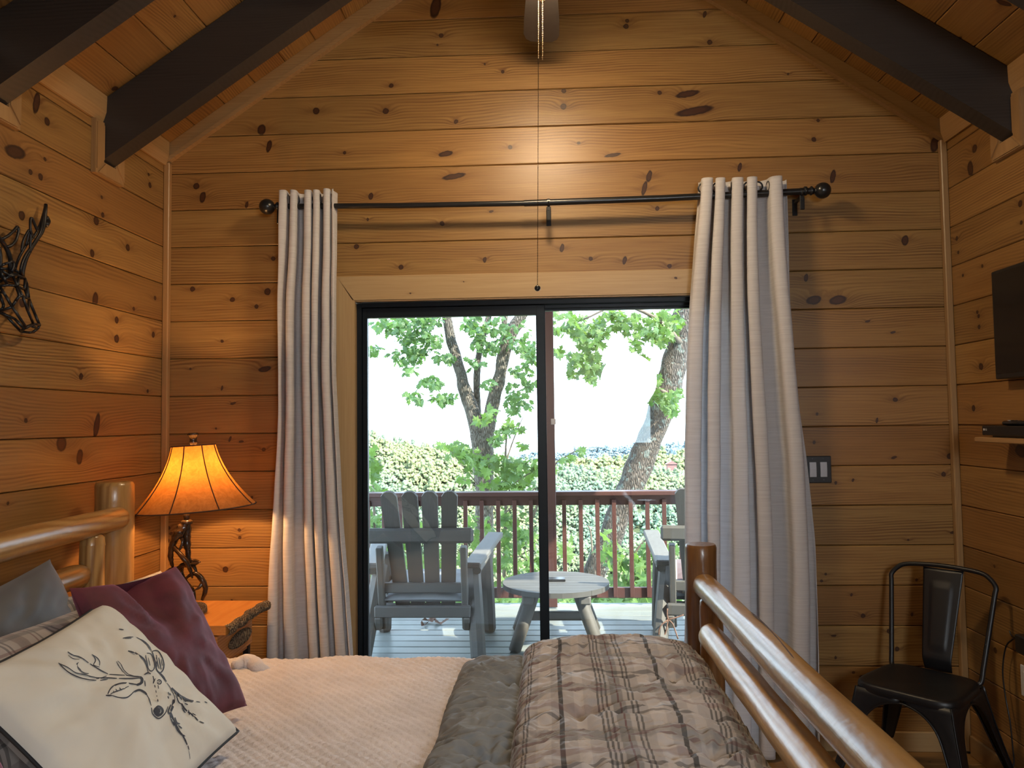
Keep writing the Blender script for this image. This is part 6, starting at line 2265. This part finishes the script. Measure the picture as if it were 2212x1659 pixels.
# hooped back (at local -Y)
hp = []
yb0, lean = -SH + .012, .125
Hb = .405
hw0, hw1 = .168, .205
for s, rev in ((-1, False), (1, True)):
    side = []
    side.append((s * (hw0 - .012), yb0 + .01, SF - .012))
    for t in (0, .12, .3, .5, .7, .80):
        side.append((s * (hw0 + (hw1 - hw0) * t), yb0 - lean * t, SF + Hb * t))
    for a_ in (20, 45, 70):
        a2 = math.radians(a_)
        side.append((s * (hw1 - .095 + .095 * math.cos(a2)) * 1.0, yb0 - lean * (.80 + .20 * math.sin(a2)), SF + Hb * (.80 + .19 * math.sin(a2))))
    hp += side if not rev else side[::-1]
mid_ = [(-.05, yb0 - lean * 1.02, SF + Hb * 1.0), (.05, yb0 - lean * 1.02, SF + Hb * 1.0)]
nn_ = len(hp) // 2
hp = hp[:nn_] + mid_ + hp[nn_:]
G().tube(smooth_path(hp, 5), .0095, 10).obj('back_hoop', M_['black_metal'], ch, smooth=True)
# splat with pressed panel
rows = []
for t in np.linspace(0, 1, 30):
    row = []
    hw = .052 + .026 * t
    for u in np.linspace(-1, 1, 21):
        fl_ = 0
        iu, it = abs(u), (t - .22) / .64
        if iu < .56 and 0 < it < 1:
            e1 = min((.56 - iu) / .08, it / .03, (1 - it) / .03, 1)
            fl_ = .004 * e1
        row.append((u * hw, yb0 - lean * t * 1.0 - .012 + .010 * math.cos(u * 1.2) + fl_ - (0.03 * max(0, .12 - t) / .12), SF - .004 + (Hb - .008) * t))
    rows.append(row)
o_ = G().grid(np.array(rows)).obj('back_splat', M_['black_metal'], ch, smooth=True)
md = o_.modifiers.new('sheet', 'SOLIDIFY')
md.thickness = .0025
ch.location = (chx, chy, 0)
ch.rotation_euler = (0, 0, fang - math.pi / 2)

# ------------------------------------------------------------------ CEILING FAN (its blade tip and chains reach into view)
FX, FY = 0.0, 2.60
fan = empty('ceiling_fan', (FX, FY, 2.90), 'ceiling fan with a lit glass bowl and long pull chains', 'ceiling fan')
G().lathe([(.060, 0), (.062, -.02), (.045, -.06), (.018, -.075), (.013, -.08), (.013, -.70), (.020, -.71)], (FX, FY, zc(0) - .004), 20).obj('down_rod', M_['bronze'], fan, smooth=True, sharp=40)
G().lathe([(.02, .20), (.09, .19), (.13, .15), (.135, .08), (.11, .05), (.07, .03), (.065, -.02), (.02, -.03)], (FX, FY, 3.12), 28).obj('motor', M_['bronze'], fan, smooth=True, sharp=40)
M_['blade'] = plain('dark fan blade', (0.045, 0.038, 0.036), 0.4)
for k in range(5):
    a_ = math.radians(91 + 72 * k)
    dr_ = np.array([math.cos(a_), math.sin(a_), 0])
    sd = np.array([-dr_[1], dr_[0], 0.06])
    pts_ = []
    for (r, w_) in ((.17, .045), (.22, .058), (.45, .072), (.56, .075), (.60, .066), (.62, .045)):
        pts_.append((r, w_))
    poly = [cp(FX, FY, 3.108) + dr_ * r + sd * w_ for r, w_ in pts_] + [cp(FX, FY, 3.108) + dr_ * r - sd * w_ for r, w_ in pts_[::-1]]
    bl_o = G().prism(poly, (0, 0, .008)).obj('blade', M_['blade'], fan)
    G().beam(cp(FX, FY, 3.115) + dr_ * .09, cp(FX, FY, 3.115) + dr_ * .24, .03, .008).obj('blade_iron', M_['bronze'], bl_o)
M_['bowl'] = emit('lit frosted glass bowl', (1.0, 0.76, 0.47), FAN_LIGHT)
rows = [(.001, 2.988), (.05, 2.991), (.09, 3.001), (.118, 3.018), (.130, 3.042), (.128, 3.062)]
G().lathe([(r, h) for r, h in rows], (FX, FY, 0), 32).obj('glass_bowl', M_['bowl'], fan, smooth=True)
G().lathe([(.132, 3.060), (.135, 3.075), (.08, 3.10), (.05, 3.105)], (FX, FY, 0), 32).obj('bowl_rim', M_['bronze'], fan, smooth=True, sharp=40)
G().lathe([(.002, 2.930), (.007, 2.934), (.009, 2.940), (.006, 2.946), (.012, 2.952), (.010, 2.990)], (oY(1172, 5, FY)[0], FY, 0), 12).obj('bowl_finial', M_['bronze'], fan, smooth=True)


def chain(px0, py0, px1, py1, nm, r, step, knob=None):
    a_, b_ = oY(px0, py0, FY - .02), oY(px1, py1, FY - .02)
    L = np.linalg.norm(b_ - a_)
    m = int(L / step)
    g = G()
    g.tube([a_, b_], r * .35, 4)
    for i in range(m):
        c_ = a_ + (b_ - a_) * (i + .5) / m
        g.lathe([(r * .3, -r), (r, -r * .3), (r, r * .3), (r * .3, r)], c_, 5)
    o_ = g.obj(nm, M_['brass'] if nm == 'upper_chain' else M_['bronze'], fan)
    return o_, b_


M_['brass'] = plain('pale brass beads', (0.55, 0.40, 0.22), 0.3, metal=0.8)
chain(1163.5, -40, 1163, 131, 'upper_chain', .0019, .0062)
chain(1172, -40, 1172, 130, 'upper_chain', .0021, .0062)
oc, bend = chain(1163, 131, 1161, 616, 'pull_chain', .0016, .0055)
G().tube([oY(1163, 127, FY - .02), oY(1163, 137, FY - .02)], .0030, 6).obj('connector', M_['bronze'], fan)
kc = oY(1161, 622.5, FY - .02)
RK = .0105
G().lathe([(max(RK * math.sin(t), .0005), -RK * math.cos(t)) for t in np.linspace(.02, math.pi - .02, 12)], kc, 16).obj('pull_knob', M_['black_satin'], oc, smooth=True)
oc.children[0].parent = oc

# ------------------------------------------------------------------ FILL LAMP added behind the viewer to brighten the room
lx, ly, lz = 0.86, -1.05, 1.90
fl2 = empty('fill_lamp', (lx, ly, 0), 'fill lamp with a large glowing globe, added behind the viewer', 'fill lamp')
G().lathe([(.15, 0), (.155, .008), (.15, .020), (.02, .028)], (lx, ly, 0), 28).obj('base', M_['black_satin'], fl2, smooth=True, sharp=40)
G().tube([(lx, ly, .02), (lx, ly, lz - .29)], .011, 12).obj('pole', M_['black_satin'], fl2, smooth=True)
prof_ = [(max(.30 * math.sin(t), .001), -.30 * math.cos(t)) for t in np.linspace(.06, math.pi - .02, 20)]
G().lathe(prof_, (lx, ly, lz), 36).obj('fill_globe', emit('fill lamp globe', (0.86, 0.94, 1.0), FILL_LAMP), fl2, smooth=True)
